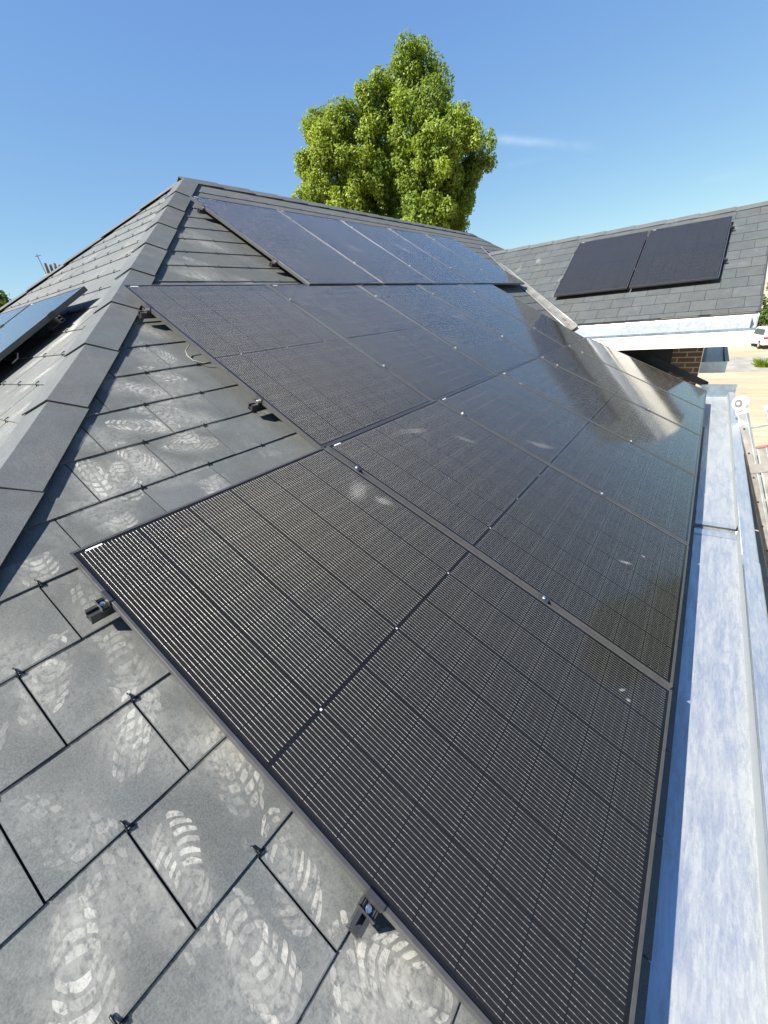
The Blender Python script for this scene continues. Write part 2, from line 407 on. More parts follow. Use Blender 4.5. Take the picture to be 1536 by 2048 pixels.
# ---------------------------------------------------------------- roof geometry
T1, T2, T3, TW = 0.5743531, 0.5387004, 0.4507601, 0.5194218
ROWS = {1: (Vector((-3.0003393, 2.757487, 1.8521430)), T1),
        2: (Vector((-1.5386744, 1.140355, 0.8951103)), T2),
        3: (Vector((0.0, 0.0, 0.0)), T3)}
H = 0.105                                   # glass above the slates
def rl(k):                                  # roof line of a row: z = z0 + m*(x - x0)
    p, t = ROWS[k]; return p.x - H * sin(t), p.z - H * cos(t), -tan(t)
def cross(a, b):
    return ((b[1] - b[2] * b[0]) - (a[1] - a[2] * a[0])) / (a[2] - b[2])
L1, L2, L3 = rl(1), rl(2), rl(3)
XA, XB = cross(L1, L2), cross(L2, L3)
XR, XE = -3.78, 1.615
zz = lambda l, x: l[1] + l[2] * (x - l[0])
PROF = [(XR, zz(L1, XR)), (XA, zz(L1, XA)), (XB, zz(L2, XB)), (XE, zz(L3, XE))]
def zprof(x):
    for (x0, z0), (x1, z1) in zip(PROF, PROF[1:]):
        if x <= x1 or x1 == XE: return z0 + (z1 - z0) * (x - x0) / (x1 - x0)
class Slope:
    """a roof slope: profile in (x, z), lateral coordinate, and a map to the world"""
    def __init__(self, prof, to_world, nrm):
        self.p = prof; self.tw = to_world; self.nrm = nrm
        self.S = [0.0]
        for a, b in zip(prof, prof[1:]): self.S.append(self.S[-1] + hypot(b[0] - a[0], b[1] - a[1]))
    def at(self, s):
        k = 0
        while k < len(self.p) - 2 and s > self.S[k + 1]: k += 1
        a, b = self.p[k], self.p[k + 1]; L = self.S[k + 1] - self.S[k]; t = (s - self.S[k]) / L
        return a[0] + t * (b[0] - a[0]), a[1] + t * (b[1] - a[1]), (-(b[1] - a[1]) / L, (b[0] - a[0]) / L)
    def s_of(self, x):
        k = 0
        while k < len(self.p) - 2 and x > self.p[k + 1][0]: k += 1
        a, b = self.p[k], self.p[k + 1]
        return self.S[k] + (x - a[0]) / (b[0] - a[0]) * (self.S[k + 1] - self.S[k])
    def world(self, s, lat, h):
        x, z, n = self.at(s)
        return self.tw(x + n[0] * h, lat, z + n[1] * h)
HIPC = -0.485
main = Slope(PROF, lambda x, l, z: Vector((x, l, z)), None)
endr = Slope(PROF, lambda x, l, z: Vector((l, HIPC - x, z)), None)
# wing: ridge line along X
WP = Vector((-0.8551537, 9.5815528, 1.4983780))
WY0, WZ0 = WP.y + H * sin(TW), WP.z - H * cos(TW)
WRY = 10.04; WEY = 7.455
wz = lambda y: WZ0 + tan(TW) * (y - WY0)
WPROF = [(0.0, wz(WRY)), (WRY - WEY, wz(WEY))]
wing = Slope(WPROF, lambda x, l, z: Vector((l, WRY - x, z)), None)
VAL = 7.05                                   # valley: x + y
WX1 = 1.945                                  # wing verge
back = Slope(PROF, lambda x, l, z: Vector((2 * XR - x, l, z)), None)
LY = HIPC - XR                                # y where the ridge starts
FY = 11.05                                    # y where the ridge ends

GAU, SW = 0.25, 0.304
S30 = main.s_of(-H * sin(T3))                 # arc position under the top edge of the bottom row
class Grid:
    def __init__(self, sl, s_edge, phase): self.sl = sl; self.s0 = s_edge; self.ph = phase
    def course(self, s): return floor((s - self.s0) / GAU)
    def off(self, k): return self.ph + (SW / 2 if k % 2 else 0.0)
    def cell(self, s, lat):
        k = self.course(s); j = floor((lat - self.off(k)) / SW); return k, j
    def height(self, s):
        f = (s - self.s0) / GAU; f -= floor(f)
        return 0.0012 + 0.0064 * f
    def top(self, s, lat, extra=0.0): return self.sl.world(s, lat, self.height(s) + extra)
G_main = Grid(main, S30 + 0.23 - 20 * GAU, -0.091)
if floor((S30 + 0.6 - G_main.s0) / GAU) % 2: G_main.ph += SW / 2
G_end = Grid(endr, G_main.s0, 0.06)
G_wing = Grid(wing, 0.12 - GAU, 0.11)
G_back = Grid(back, G_main.s0, 0.0)

rng = random.Random(3)
def slates(mb, G, planes, lat0, lat1, under=None, gap=0.0022, jitter=0.0012):
    sl = G.sl; s1 = sl.S[-1]
    k0, k1 = G.course(0.0), G.course(s1 - 0.02)
    for k in range(k0, k1 + 1):
        sa = max(0.0, G.s0 + k * GAU); sb = min(s1, G.s0 + (k + 1) * GAU)
        if sb - sa < 0.02: continue
        j0 = floor((lat0 - G.off(k)) / SW) - 1; j1 = floor((lat1 - G.off(k)) / SW) + 1
        for j in range(j0, j1 + 1):
            la = G.off(k) + j * SW + gap; lb = la + SW - 2 * gap
            jb = rng.uniform(-jitter, jitter)
            poly = [(0, la, sa), (0, lb, sa), (0, lb, sb + jb), (0, la, sb + jb)]
            poly = [(sl.at(s)[0], l, s) for _, l, s in poly]
            for pl in planes:
                poly = clip(poly, *pl)
                if len(poly) < 3: break
            if len(poly) < 3: continue
            tn = rng.random(); tilt = rng.uniform(-0.0006, 0.0006)
            def hh(s, l):
                f = (s - (G.s0 + k * GAU)) / GAU
                return 0.0012 + 0.0064 * f + tilt * (l - la) / SW
            top = [sl.world(s, l, hh(s, l)) for _, l, s in poly]
            bot = [sl.world(s, l, max(-0.004, hh(s, l) - 0.0064)) for _, l, s in poly]
            n = len(top); b = mb.add(top + bot, tn)
            a3 = (top[1] - top[0]).cross(top[2] - top[0])
            up = a3.z > 0
            mb.f.append(tuple(range(b, b + n)) if up else tuple(range(b + n - 1, b - 1, -1)))
            for i in range(n):
                q = (i + 1) % n
                mb.f.append((b + q, b + i, b + n + i, b + n + q) if up else (b + i, b + q, b + n + q, b + n + i))

# clip planes in (x, lat): a*x + b*lat <= c
P_main = [(-1, -1, -HIPC), (1, 1, VAL), (-1, 0, -XR)]
VB = 2 * WRY - VAL                            # far valley: y - x
P_main_far = [(-1, -1, -VAL), (1, -1, -VB), (-1, 1, FY - XR)]
P_end = [(-1, 1, 0.0), (-1, -1, -2 * XR)]

house = empty('house', 'single-storey house with grey slate hip roof carrying three rows of black solar panels', 'house')
mb = MB(); slates(mb, G_main, P_main, -2.4, 10.95); slates(mb, G_main, P_main_far, 9.8, 16.6); roof_main = mb.build('main_roof', m_slate, house)
mb = MB(); slates(mb, G_end, P_end, -9.3, 1.7); roof_end = mb.build('hip_end_roof', m_slate2, house)
mb = MB(); slates(mb, G_wing, [(-1, 0, 0), (1, -1, WRY - VAL), (0, 1, WX1)], -3.2, WX1 + 0.3); roof_wing = mb.build('wing_roof', m_slate3, house)
mb = MB()   # far slopes seen only from elsewhere, plus the boards under the slates
e = -0.006
def quad(sl, pts, h=e):
    mb.poly([sl.world(sl.s_of(x), l, h) for x, l in pts])
for (xa, _), (xb, _) in zip(PROF, PROF[1:]):
    quad(main, [(xa, HIPC - xa), (xa, VAL - xa), (xb, VAL - xb), (xb, HIPC - xb)])
    quad(endr, [(xa, 2 * XR - xa), (xa, xa), (xb, xb), (xb, 2 * XR - xb)])
mb.poly([wing.world(0, VAL - WRY, e), wing.world(0, WX1 - .005, e), wing.world(wing.S[1], WX1 - .005, e), wing.world(wing.S[1], VAL - WEY, e)])
mb.build('roof_boards', m_under, house)
mb = MB()
zr, ze = PROF[0][1], PROF[-1][1]
XL = 2 * XR - XE
for (xa, za), (xb, zb) in zip(PROF, PROF[1:]):
    da, db = xa - XR, xb - XR
    mb.poly([(XR - da, LY - da, za), (XR - da, FY + da, za), (XR - db, FY + db, zb), (XR - db, LY - db, zb)])
    mb.poly([(xa, FY + da, za), (2 * XR - xa, FY + da, za), (2 * XR - xb, FY + db, zb), (xb, FY + db, zb)])
    lo = [(xa, max(VAL - xa, VB + xa)), (xb, max(VAL - xb, VB + xb))]
    if xa < VAL - WRY < xb: lo.insert(1, (VAL - WRY, WRY))
    mb.poly([(x, y, zprof(x) - .006) for x, y in lo + [(xb, FY + db), (xa, FY + da)]])
mb.poly([(VAL - WRY, WRY, wz(WRY)), (WX1, WRY, wz(WRY)), (WX1, 2 * WRY - WEY, wz(WEY)), (VAL - WEY, 2 * WRY - WEY, wz(WEY))])
mb.build('far_roof', m_slate, house)

# ---- hip and ridge caps, every piece a part
def cap_run(name, pts_fn, ts, la, lb, wa=0.15, wb=0.15, h0=0.024, h1=0.034, mat=m_cap, parent=house, rise=0.0):
    """pts_fn(t) -> ridge point; la, lb: horizontal line directions of the two slopes"""
    for i, (t0, t1) in enumerate(zip(ts, ts[1:])):
        A = pts_fn(t0); B = pts_fn(t1); hd = (B - A).normalized()
        w1 = (la - hd * la.dot(hd)).normalized(); w2 = (lb - hd * lb.dot(hd)).normalized()
        nrm1 = hd.cross(w1); nrm1 = nrm1 if nrm1.z > 0 else -nrm1
        nrm2 = hd.cross(w2); nrm2 = nrm2 if nrm2.z > 0 else -nrm2
        up = (nrm1 + nrm2).normalized(); k = 1.0 / max(0.3, up.dot(nrm1))
        a = A - hd * 0.03; b = B
        mbc = MB(); th = 0.005; tn = rng.random()
        for w, nn in ((w1, nrm1), (w2, nrm2)):
            W_ = wa if w is w1 else wb
            top = [a + up * k * h0, b + up * k * h1, b + up * k * h1 + w * W_ - nn * 0.004, a + up * k * h0 + w * W_ - nn * 0.004]
            bot = [p - nn * th for p in top]
            if (top[1] - top[0]).cross(top[2] - top[0]).dot(nn) < 0: top.reverse(); bot.reverse()
            mbc.prism(top, bot, tn)
        mbc.build(name, mat, parent)
def hip_pt(x): return Vector((x, HIPC - x, zprof(x)))
ys = [0.334 + 0.355 * i for i in range(-7, 9)]
ts = [HIPC - y for y in ys][::-1]
cap_run('hip_cap', hip_pt, [XR + 0.05] + [t for t in ts if t > XR + 0.2], Vector((0, 1, 0)), Vector((-1, 0, 0)))
def hip_l(x): return Vector((2 * XR - x, HIPC - x, zprof(x)))
cap_run('hip_cap', hip_l, [XR + 0.05 + 0.36 * i for i in range(15)], Vector((0, 1, 0)), Vector((1, 0, 0)))
ridge = lambda y: Vector((XR, y, zr))
RTS = [LY - 0.06 + i * 0.48 for i in range(17)]
cap_run('ridge_cap', ridge, RTS[:-1] + [FY + .02], Vector((1, 0, -0.6)), Vector((-1, 0, -0.6)), 0.14, 0.14, 0.012, 0.020)
cap_run('hip_cap', lambda x: Vector((x, FY + x - XR, zprof(x))), [XR + 0.36 * i for i in range(15)], Vector((0, -1, 0)), Vector((-1, 0, 0)), 0.13, 0.13, 0.008, 0.016)
wr = lambda x: Vector((x, WRY, wz(WRY)))
cap_run('ridge_cap', wr, [-2.95 + 0.49 * i for i in range(10)] + [WX1], Vector((0, -1, -.57)), Vector((0, 1, -.57)), 0.13, 0.13, 0.014, 0.024)

# ---- slate hooks: the wire clip at the foot of every slate
def hook_mb(mb, G, k, j):
    lat = G.off(k) + j * SW + SW / 2; s = G.s0 + (k + 1) * GAU
    if s > G.sl.S[-1] - 0.05: return False
    q = lambda ds, dl, h: G.sl.world(s + ds, lat + dl, h)
    mb.tube([q(0.010, 0, 0.0035), q(0.0065, 0, 0.0045), q(0.0045, 0.0005, 0.0090), q(0.001, 0.001, 0.0135), q(-0.006, 0.001, 0.0140), q(-0.013, 0.0005, 0.0125), q(-0.020, 0, 0.0118)], 0.0024, 6)
    mb.tube([q(0.0045, 0.001, 0.0035), q(0.004, 0.008, 0.0032), q(0.0055, 0.017, 0.003)], 0.0024, 5)
    return True
def covered(s, y):
    d = s - S30
    if -0.02 < d < 1.80 and y > -0.01 and y < 6.95: return True
    if -1.79 < d <= -0.02 and y > 1.13 and y < 6.95: return True
    if d <= -1.79 and d > -3.56 and y > 2.74: return True
    return False
cands = []
for G, lo, hi in ((G_main, -2.3, 8.5), (G_end, -9, 1.6)):
    for k in range(0, 40):
        s = G.s0 + (k + 1) * GAU
        if s < 0.2 or s > G.sl.S[-1] - 0.05: continue
        x = G.sl.at(s)[0]
        for j in range(-40, 40):
            lat = G.off(k) + j * SW + SW / 2
            if lat < lo or lat > hi: continue
            if G is G_main and (x + lat < HIPC + 0.26 or x + lat > VAL - 0.1 or covered(s, lat)): continue
            if G is G_end and (lat > x - 0.25 or lat < 2 * XR - x + 0.25): continue
            p = G.sl.world(s, lat, 0); cands.append(((p - Vector(CAM_C)).length, G, k, j))
cands.sort(key=lambda c: c[0])
for d, G, k, j in cands[:90]:
    mb = MB()
    if hook_mb(mb, G, k, j): mb.build('slate_hook', m_hook, roof_main if G is G_main else roof_end, smooth=True)
mb = MB()
for d, G, k, j in cands[90:600]: hook_mb(mb, G, k, j)
tag(mb.build('slate_hooks_beyond', m_hook, roof_end), None, kind='stuff')

# ---- dusty boot prints left on the slates
prng = random.Random(11)
def sole_w(t):                 # half width of a boot sole, heel 0 .. toe 1
    if t < 0.30: return 0.036 * min(1.0, sqrt(max(0.0, t / 0.08)) if t < 0.08 else 1.0)
    if t < 0.45: return 0.036 - 0.006 * (t - 0.30) / 0.15
    if t < 0.72: return 0.030 + 0.021 * (t - 0.45) / 0.27
    return 0.051 * sqrt(max(0.0, 1 - ((t - 0.72) / 0.29) ** 2))
def boot(mb, G, s, lat, ang, strength, kind=0, L=0.275, span=(0.0, 1.0), mir=1, hz=0.0006):
    """tread lugs: side lugs, long curved bars between them, two grooves along the sole"""
    ca, sa = cos(ang), sin(ang)
    rows = (11, 13, 9)[kind]; cols = ((-1.06, -.52, .50, 1.05), (-1.05, -.08, .10, 1.05), (-1.05, -.62, -.05, .05, .60, 1.05))[kind]
    faint = prng.uniform(0, 2 * pi)
    for ci in range(len(cols) - 1):
        ua, ub = cols[ci] + .05, cols[ci + 1] - .05
        if ub - ua < .12: continue
        ph = prng.uniform(0, .5) / rows
        for r in range(-1, rows + 1):
            t0 = (r + 0.10) / rows + ph; t1 = (r + (0.80 if kind != 1 else .72)) / rows + ph
            tm = (t0 + t1) / 2
            if t0 < 0.0 or t1 > 0.985 or tm < span[0] or tm > span[1]: continue
            if 0.34 < tm < 0.45 and kind != 2: continue
            w = sole_w(tm)
            if w < 0.012: continue
            curve = 0.030 if tm > .45 else -.020
            slant = (.012 if kind == 1 else .004) * (1 if ci % 2 else -1)
            nu = 5; lo, hi = [], []
            for i in range(nu):
                u = ua + (ub - ua) * i / (nu - 1); endr_ = .0022 if i in (0, nu - 1) else 0.0
                for t, lst, sg in ((t0, lo, 1), (t1, hi, -1)):
                    a = (t - .5) * L - curve * u * u + slant * u + sg * endr_ + prng.uniform(-.0009, .0009)
                    bq = u * w * mir + prng.uniform(-.0007, .0007)
                    lst.append((s + a * ca - bq * sa, lat + a * sa + bq * ca))
            st = strength * prng.uniform(.55, 1.1) * (.72 + .34 * sin(7 * tm + 2 * ua + faint))
            if st < .12: continue
            for i in range(nu - 1):
                pp = [lo[i], lo[i + 1], hi[i + 1], hi[i]]
                if len({G.cell(a + da, b_ + db) for a, b_ in pp for da, db in ((.0035, .0035), (-.0035, -.0035))}) > 1: continue
                mb.polyc([G.top(a, b_, hz) for a, b_ in pp], [max(.05, st * prng.uniform(.8, 1.05))] * 4)
def smear(mb, G, s, lat, ang, ra, rb, strength, hz=0.0003):
    ca, sa = cos(ang), sin(ang); R = max(ra, rb)
    k0, k1 = G.course(s - R), G.course(s + R)
    for k in range(k0, k1 + 1):
        j0 = floor((lat - R - G.off(k)) / SW); j1 = floor((lat + R - G.off(k)) / SW)
        for j in range(j0, j1 + 1):
            S0 = max(G.s0 + k * GAU + 0.003, s - R); S1 = min(G.s0 + (k + 1) * GAU - 0.003, s + R)
            A0 = max(G.off(k) + j * SW + 0.004, lat - R); A1 = min(G.off(k) + (j + 1) * SW - 0.004, lat + R)
            if S1 - S0 < 0.01 or A1 - A0 < 0.01: continue
            n, m = max(2, int((S1 - S0) / 0.02)), max(2, int((A1 - A0) / 0.02)); base = len(mb.v)
            for a in range(n + 1):
                for b in range(m + 1):
                    ss = S0 + (S1 - S0) * a / n; ll = A0 + (A1 - A0) * b / m
                    dx = ((ss - s) * ca + (ll - lat) * sa) / ra; dy = (-(ss - s) * sa + (ll - lat) * ca) / rb
                    q = max(0.0, 1 - (dx * dx + dy * dy))
                    mb.v.append(tuple(G.top(ss, ll, hz))); mb.c.append(strength * q * (0.75 + 0.25 * prng.random()))
            for a in range(n):
                for b in range(m):
                    f = (base + a * (m + 1) + b, base + (a + 1) * (m + 1) + b, base + (a + 1) * (m + 1) + b + 1, base + a * (m + 1) + b + 1)
                    mb.f.append(f)
layer = [0]
def bp(items, G, parent):
    for it in items:
        layer[0] += 1; hz = 0.0004 + 0.00007 * layer[0]
        heel, toe, st, kind, span = it
        mb = MB(); (x0, y0), (x1, y1) = heel, toe
        s0, s1 = G.sl.s_of(x0), G.sl.s_of(x1)
        ang = atan2(y1 - y0, s1 - s0); cs, cy = (s0 + s1) / 2, (y0 + y1) / 2
        smear(mb, G, cs + prng.uniform(-.02, .02), cy + prng.uniform(-.02, .02), ang, 0.15, 0.08, st * 0.36, hz)
        boot(mb, G, cs, cy, ang, st * (.86 if st > .84 else prng.uniform(.55, .85)), kind, span=span, mir=prng.choice((1, -1)), hz=hz + 0.00002)
        boot(mb, G, cs + prng.uniform(-.025, .025), cy + prng.uniform(-.02, .02), ang + prng.uniform(-.25, .25), st * .26, (kind + 1) % 3, span=span, hz=hz + 0.00004)
        mb.build('boot_print', m_dust, parent)
F = (0.0, 1.0); FR = (0.45, 1.0); HL = (0.0, 0.5)
bp([((0.66, -0.375), (0.84, -0.435), 1.0, 0, F), ((0.86, -0.235), (0.64, -0.180), 0.95, 1, F), ((0.20, -0.022), (0.40, -0.085), 0.55, 0, F),
    ((0.52, -0.185), (0.37, -0.045), 0.85, 2, F), ((0.56, 0.02), (0.80, -0.055), 0.6, 2, F), ((0.84, -0.040), (0.98, -0.085), 0.75, 1, F),
    ((0.87, -0.180), (1.03, -0.200), 0.9, 0, F), ((1.08, -0.085), (1.17, -0.155), 0.75, 2, F), ((1.26, 0.0), (1.12, -0.05), 1.0, 0, F),
    ((-0.27, -0.02), (-0.02, -0.095), 0.65, 0, F), ((-0.27, 0.24), (-0.12, 0.205), 0.8, 1, F), ((0.13, -0.145), (0.30, -0.255), 0.8, 0, F),
    ((0.02, -0.01), (0.20, -0.05), 0.4, 2, F), ((-0.51, 0.275), (-0.28, 0.25), 0.9, 2, F), ((-0.54, 0.42), (-0.30, 0.47), 0.85, 1, F), ((-0.31, 0.64), (-0.10, 0.58), 0.7, 2, F),
    ((-0.42, 0.36), (-0.25, 0.32), 0.75, 0, F), ((-0.87, 0.69), (-0.68, 0.80), 0.8, 0, F), ((-0.96, 0.84), (-0.82, 0.96), 0.6, 2, F), ((-0.64, 0.47), (-0.55, 0.66), 0.85, 1, F), ((-0.60, 0.67), (-0.42, 0.72), 0.7, 0, F),
    ((-0.70, 0.60), (-0.60, 0.80), 0.6, 2, F), ((-1.15, 0.95), (-0.98, 1.03), 0.5, 1, F), ((-0.45, 0.60), (-0.38, 0.80), 0.7, 1, F), ((0.72, -0.33), (0.58, -0.29), 0.35, 2, F),
    ((0.45, -0.36), (0.60, -0.30), 0.35, 2, F), ((0.99, -0.36), (1.12, -0.28), 0.6, 0, F), ((1.2, -0.25), (1.02, -0.32), 0.5, 1, F), ((0.12, -0.33), (0.30, -0.36), 0.5, 0, F),
    ((-1.9, 1.75), (-1.78, 1.95), 0.55, 0, F), ((-2.1, 1.95), (-1.95, 2.12), 0.45, 1, F), ((-1.85, 2.15), (-1.70, 2.35), 0.5, 2, F), ((-2.4, 2.3), (-2.25, 2.45), 0.4, 2, F),
    ], G_main, roof_main)
def one_smear(parent, G, *a):
    layer[0] += 1; mb = MB(); smear(mb, G, *a, hz=0.0003 + 0.00007 * layer[0])
    if mb.f: mb.build('dust_smear', m_dust, parent)
for s, l, a, ra, rb, st in ((0.55, -0.08, .3, .16, .10, .30), (-0.35, 0.45, .8, .22, .12, .35), (-.75, .85, .9, .2, .13, .3), (0.7, -.35, 1.4, .2, .12, .2), (-1.0, .95, .7, .2, .1, .3), (0.35, -.18, .5, .2, .1, .2),
                            (-1.9, 1.9, .9, .3, .16, .3), (-2.4, 2.35, .9, .3, .2, .25), (1.0, -.25, .3, .25, .15, .18), (-.9, .62, .4, .18, .1, .4), (-.55, .8, 1.0, .16, .1, .4), (-.25, .2, .3, .15, .1, .35), (.85, -.5, .2, .2, .12, .35), (.1, -.25, .6, .2, .1, .3), (-1.3, 1.05, .6, .2, .08, .35), (.62, .0, .7, .12, .08, .4), (1.2, -.1, .2, .15, .1, .3), (-.6, .35, .9, .22, .1, .35), (.45, -.45, 1.2, .25, .15, .2)):
    one_smear(roof_main, G_main, main.s_of(s), l, a, ra, rb, st * .75)
layer[0] = 0
for i in range(16):
    s = prng.uniform(0.6, 2.35); l = prng.uniform(-2.2, 1.7)
    if WRY - wing.at(s)[0] + l < VAL + 0.2: continue
    one_smear(roof_wing, G_wing, s, l, prng.uniform(0, 3), prng.uniform(.06, .22), prng.uniform(.03, .06), prng.uniform(.2, .5))
layer[0] = 0
for i in range(16):
    x = prng.uniform(-1.6, 0.4); l = x - prng.uniform(0.2, 0.9)
    one_smear(roof_end, G_end, endr.s_of(x), l, prng.uniform(-.4, .4), prng.uniform(.08, .2), prng.uniform(.04, .08), prng.uniform(.3, .6))

# ---------------------------------------------------------------- solar panels
def axes(p, X, Y, Z):
    return Matrix(((X.x, Y.x, Z.x, p.x), (X.y, Y.y, Z.y, p.y), (X.z, Y.z, Z.z, p.z), (0, 0, 0, 1)))
def make_panel():
    root = empty('solar_module', '', 'solar panel')
    mb = MB(); w = 0.0095
    # mitred frame with an outer wall, a top lip and a bottom flange
    o = [(0, 0), (PL, 0), (PL, PW), (0, PW)]; i_ = [(w, w), (PL - w, w), (PL - w, PW - w), (w, PW - w)]
    for a in range(4):
        b = (a + 1) % 4
        mb.prism([(*o[a], 0), (*o[b], 0), (*i_[b], 0), (*i_[a], 0)], [(*o[a], -PT), (*o[b], -PT), (*i_[b], -PT), (*i_[a], -PT)])
    mb.build('frame', m_frame, root, bevel=0.0008)
    mb = MB(); mb.box(w - .002, w - .002, -0.0075, PL - w + .002, PW - w + .002, -0.0022)
    mb.build('cell_glass', m_cells, root)
    mb = MB(); mb.box(0.0145, 0.040, -0.0024, 0.0205, 0.088, -0.0016); mb.build('sticker', m_label, root)
    mb = MB(); mb.box(0.75, 0.45, -0.028, 0.85, 0.68, -0.0080); mb.build('junction_box', m_black, root)
    return root
PITCH = PW + 0.020
proto = make_panel(); used = [False]
def panel(M, label, group):
    o = proto if not used[0] else copy_tree(proto)
    used[0] = True; o.matrix_world = M; tag(o, label, 'solar panel', group); return o
ordn = ['first', 'second', 'third', 'fourth', 'fifth', 'sixth']
def main_axes(k, y):
    p, t = ROWS[k]; X = Vector((cos(t), 0, -sin(t))); Z = Vector((sin(t), 0, cos(t)))
    return axes(Vector((p.x, p.y + y, p.z)), X, Vector((0, 1, 0)), Z)
rowname = {3: 'bottom row by the gutter', 2: 'middle row', 1: 'top row under the ridge'}
NP = {3: 6, 2: 5, 1: 5}
jr = random.Random(5)
for k in (3, 2, 1):
    for i in range(NP[k]):
        end = ', nearest the hip' if i == 0 else (', farthest from the camera' if i == NP[k] - 1 else '')
        M = main_axes(k, i * PITCH) @ Matrix.Rotation(jr.uniform(-.0012, .0012), 4, 'X') @ Matrix.Rotation(jr.uniform(-.0009, .0009), 4, 'Y')
        panel(M, 'black solar panel, %s in the %s%s' % (ordn[i], rowname[k], end), 'solar panels on the long roof slope')
def facing_axes(p, t):
    return axes(p, Vector((0, -cos(t), -sin(t))), Vector((1, 0, 0)), Vector((0, -sin(t), cos(t))))
for i in range(2):
    panel(facing_axes(WP + Vector((i * (PITCH + .006), 0, 0)), TW), ('left' if i == 0 else 'right') + ' one of two matt black solar panels on the far wing roof', 'solar panels on the wing roof')
EP = Vector((-2.02, 1.115, 0.945)); ET = T2
EP0 = EP + Vector((-PW - PITCH, 0, 0))
for i in range(2):
    panel(facing_axes(EP0 + Vector((i * PITCH, 0, 0)), ET), ('sky-blue solar panel on the hip end, its dark side edge in view' if i == 1 else 'solar panel reflecting pale sky, cut off by the left picture edge'), 'solar panels on the hip end')

# dried splashes and hand smears on the glass of the nearer panels
def panel_mark(k, x, y, ang, ra, rb, st, n=10):
    i = int(y // PITCH); px_, py_ = x, y - i * PITCH
    o = [q for q in COL.objects if q.name.startswith('solar_module') and q.type == 'EMPTY' and (q.matrix_world.translation - main_axes(k, i * PITCH).translation).length < .02][0]
    mb = MB(); base = 0; ca, sa = cos(ang), sin(ang)
    for a in range(n + 1):
        for b in range(n + 1):
            u, v = -1 + 2 * a / n, -1 + 2 * b / n; q = max(0, 1 - u * u - v * v)
            bend = .35 * u * u * rb
            X, Y = u * ra, v * rb + bend
            mb.v.append((px_ + X * ca - Y * sa, py_ + X * sa + Y * ca, -.0018)); mb.c.append(st * q * prng.uniform(.6, 1))
    for a in range(n):
        for b in range(n): mb.f.append((a * (n + 1) + b, (a + 1) * (n + 1) + b, (a + 1) * (n + 1) + b + 1, a * (n + 1) + b + 1))
    mb.build('dust_mark', m_dust, o)
for m_ in ((3, .33, 1.02, 2.2, .10, .05, .55), (3, .45, 1.06, .4, .05, .03, .6), (3, 1.60, .98, .9, .018, .006, 1.3), (3, 1.625, .955, .3, .010, .006, 1.3), (3, 1.48, 1.75, .6, .05, .012, .7), (3, 1.55, 1.9, .2, .014, .008, 1.1),
           (3, .16, 1.75, 1.2, .14, .03, .5), (3, .40, 2.0, .5, .08, .03, .35), (2, .8, 3.2, .8, .20, .05, .35), (2, 1.2, 2.4, .3, .14, .05, .3), (1, .75, 2.9, .5, .30, .06, .5), (1, .9, 1.6, .9, .22, .07, .4), (3, .75, 2.5, .7, .12, .04, .35)):
    panel_mark(*m_[:6], m_[6] * .55)

# ---- rails and clamps (panel axes: x down the slope, y along the row, z up)
def rail(M, length, over0, over1, label, group):
    r = empty('mounting_rail', label, 'rail', M, group)
    mb = MB(); y0, y1 = -over0, length + over1; zt = -PT - 0.001; hh = 0.036; w = 0.016
    mb.box(-w, y0, zt - hh, w, y1, zt - hh + .004); mb.box(-w, y0, zt - hh, -w + .004, y1, zt); mb.box(w - .004, y0, zt - hh, w, y1, zt)
    mb.box(-w + .004, y0, zt - .004, -w + .010, y1, zt); mb.box(w - .010, y0, zt - .004, w - .004, y1, zt)
    mb.box(-w + .004, y0, zt - .022, w - .004, y1, zt - .019)
    mb.build('profile', m_black, r)
    ny = max(2, int(length / 1.0))
    for q in range(ny + 1):
        yy = 0.18 + (length - 0.36) * q / ny
        mb = MB(); mb.box(-.022, yy - .02, zt - hh - .004, .022, yy + .02, zt - hh - .0002); mb.box(.020, yy - .02, zt - hh - .030, .026, yy + .02, zt - .01)
        mb.box(-.10, yy - .018, zt - hh - .030, .026, yy + .018, zt - hh - .024)
        mb.build('roof_hook', m_black, r)
    return r
def bolt_mb(x, y, z):
    mb = MB(); mb.cyl((x, y, z), (x, y, z + .003), .0070, n=16); mb.cyl((x, y, z + .003), (x, y, z + .0080), .0052, n=6); return mb
ec = None
def end_clamp(M, label, group, flip=1):
    """clamp on the outer side of a frame; y<0 is outside"""
    global ec
    if ec is None:
        r = empty('end_clamp', '', 'clamp')
        mb = MB(); zt = -PT - .001
        mb.box(-.023, -.026, zt, .023, -.004, zt + .006); mb.box(-.023, -.005, zt, .023, -.001, .0030)
        mb.box(-.023, -.026, zt + .006, .023, -.0235, zt + .016)
        mb.box(-.023, -.005, .0012, .023, .0075, .0034)
        for xx in (-.020, -.015, .012, .017): mb.box(xx, -.023, zt + .006, xx + .0025, -.006, zt + .012)
        mb.build('clamp_body', m_black, r, bevel=.0006)
        bolt_mb(0, -.0145, zt + .006).build('bolt', m_steel, r)
        ec = r; o = r
    else: o = copy_tree(ec)
    o.matrix_world = M @ Matrix.Scale(flip, 4, (0, 1, 0)); tag(o, label, 'clamp', group); return o
mc = None
def mid_clamp(M, label, group):
    global mc
    if mc is None:
        r = empty('mid_clamp', '', 'clamp')
        mb = MB(); mb.box(-.022, -.017, .0006, .022, .017, .0040); mb.box(-.022, -.008, -PT, .022, -.0055, .0006); mb.box(-.022, .0055, -PT, .022, .008, .0006)
        mb.build('clamp_body', m_black, r, bevel=.0006)
        bolt_mb(0, 0, .0040).build('bolt', m_steel, r); mc = r; o = r
    else: o = copy_tree(mc)
    o.matrix_world = M; tag(o, label, 'clamp', group); return o
TR = Matrix.Translation
RX = {3: (0.213, 1.232), 2: (0.275, 1.290), 1: (0.232, 1.310)}
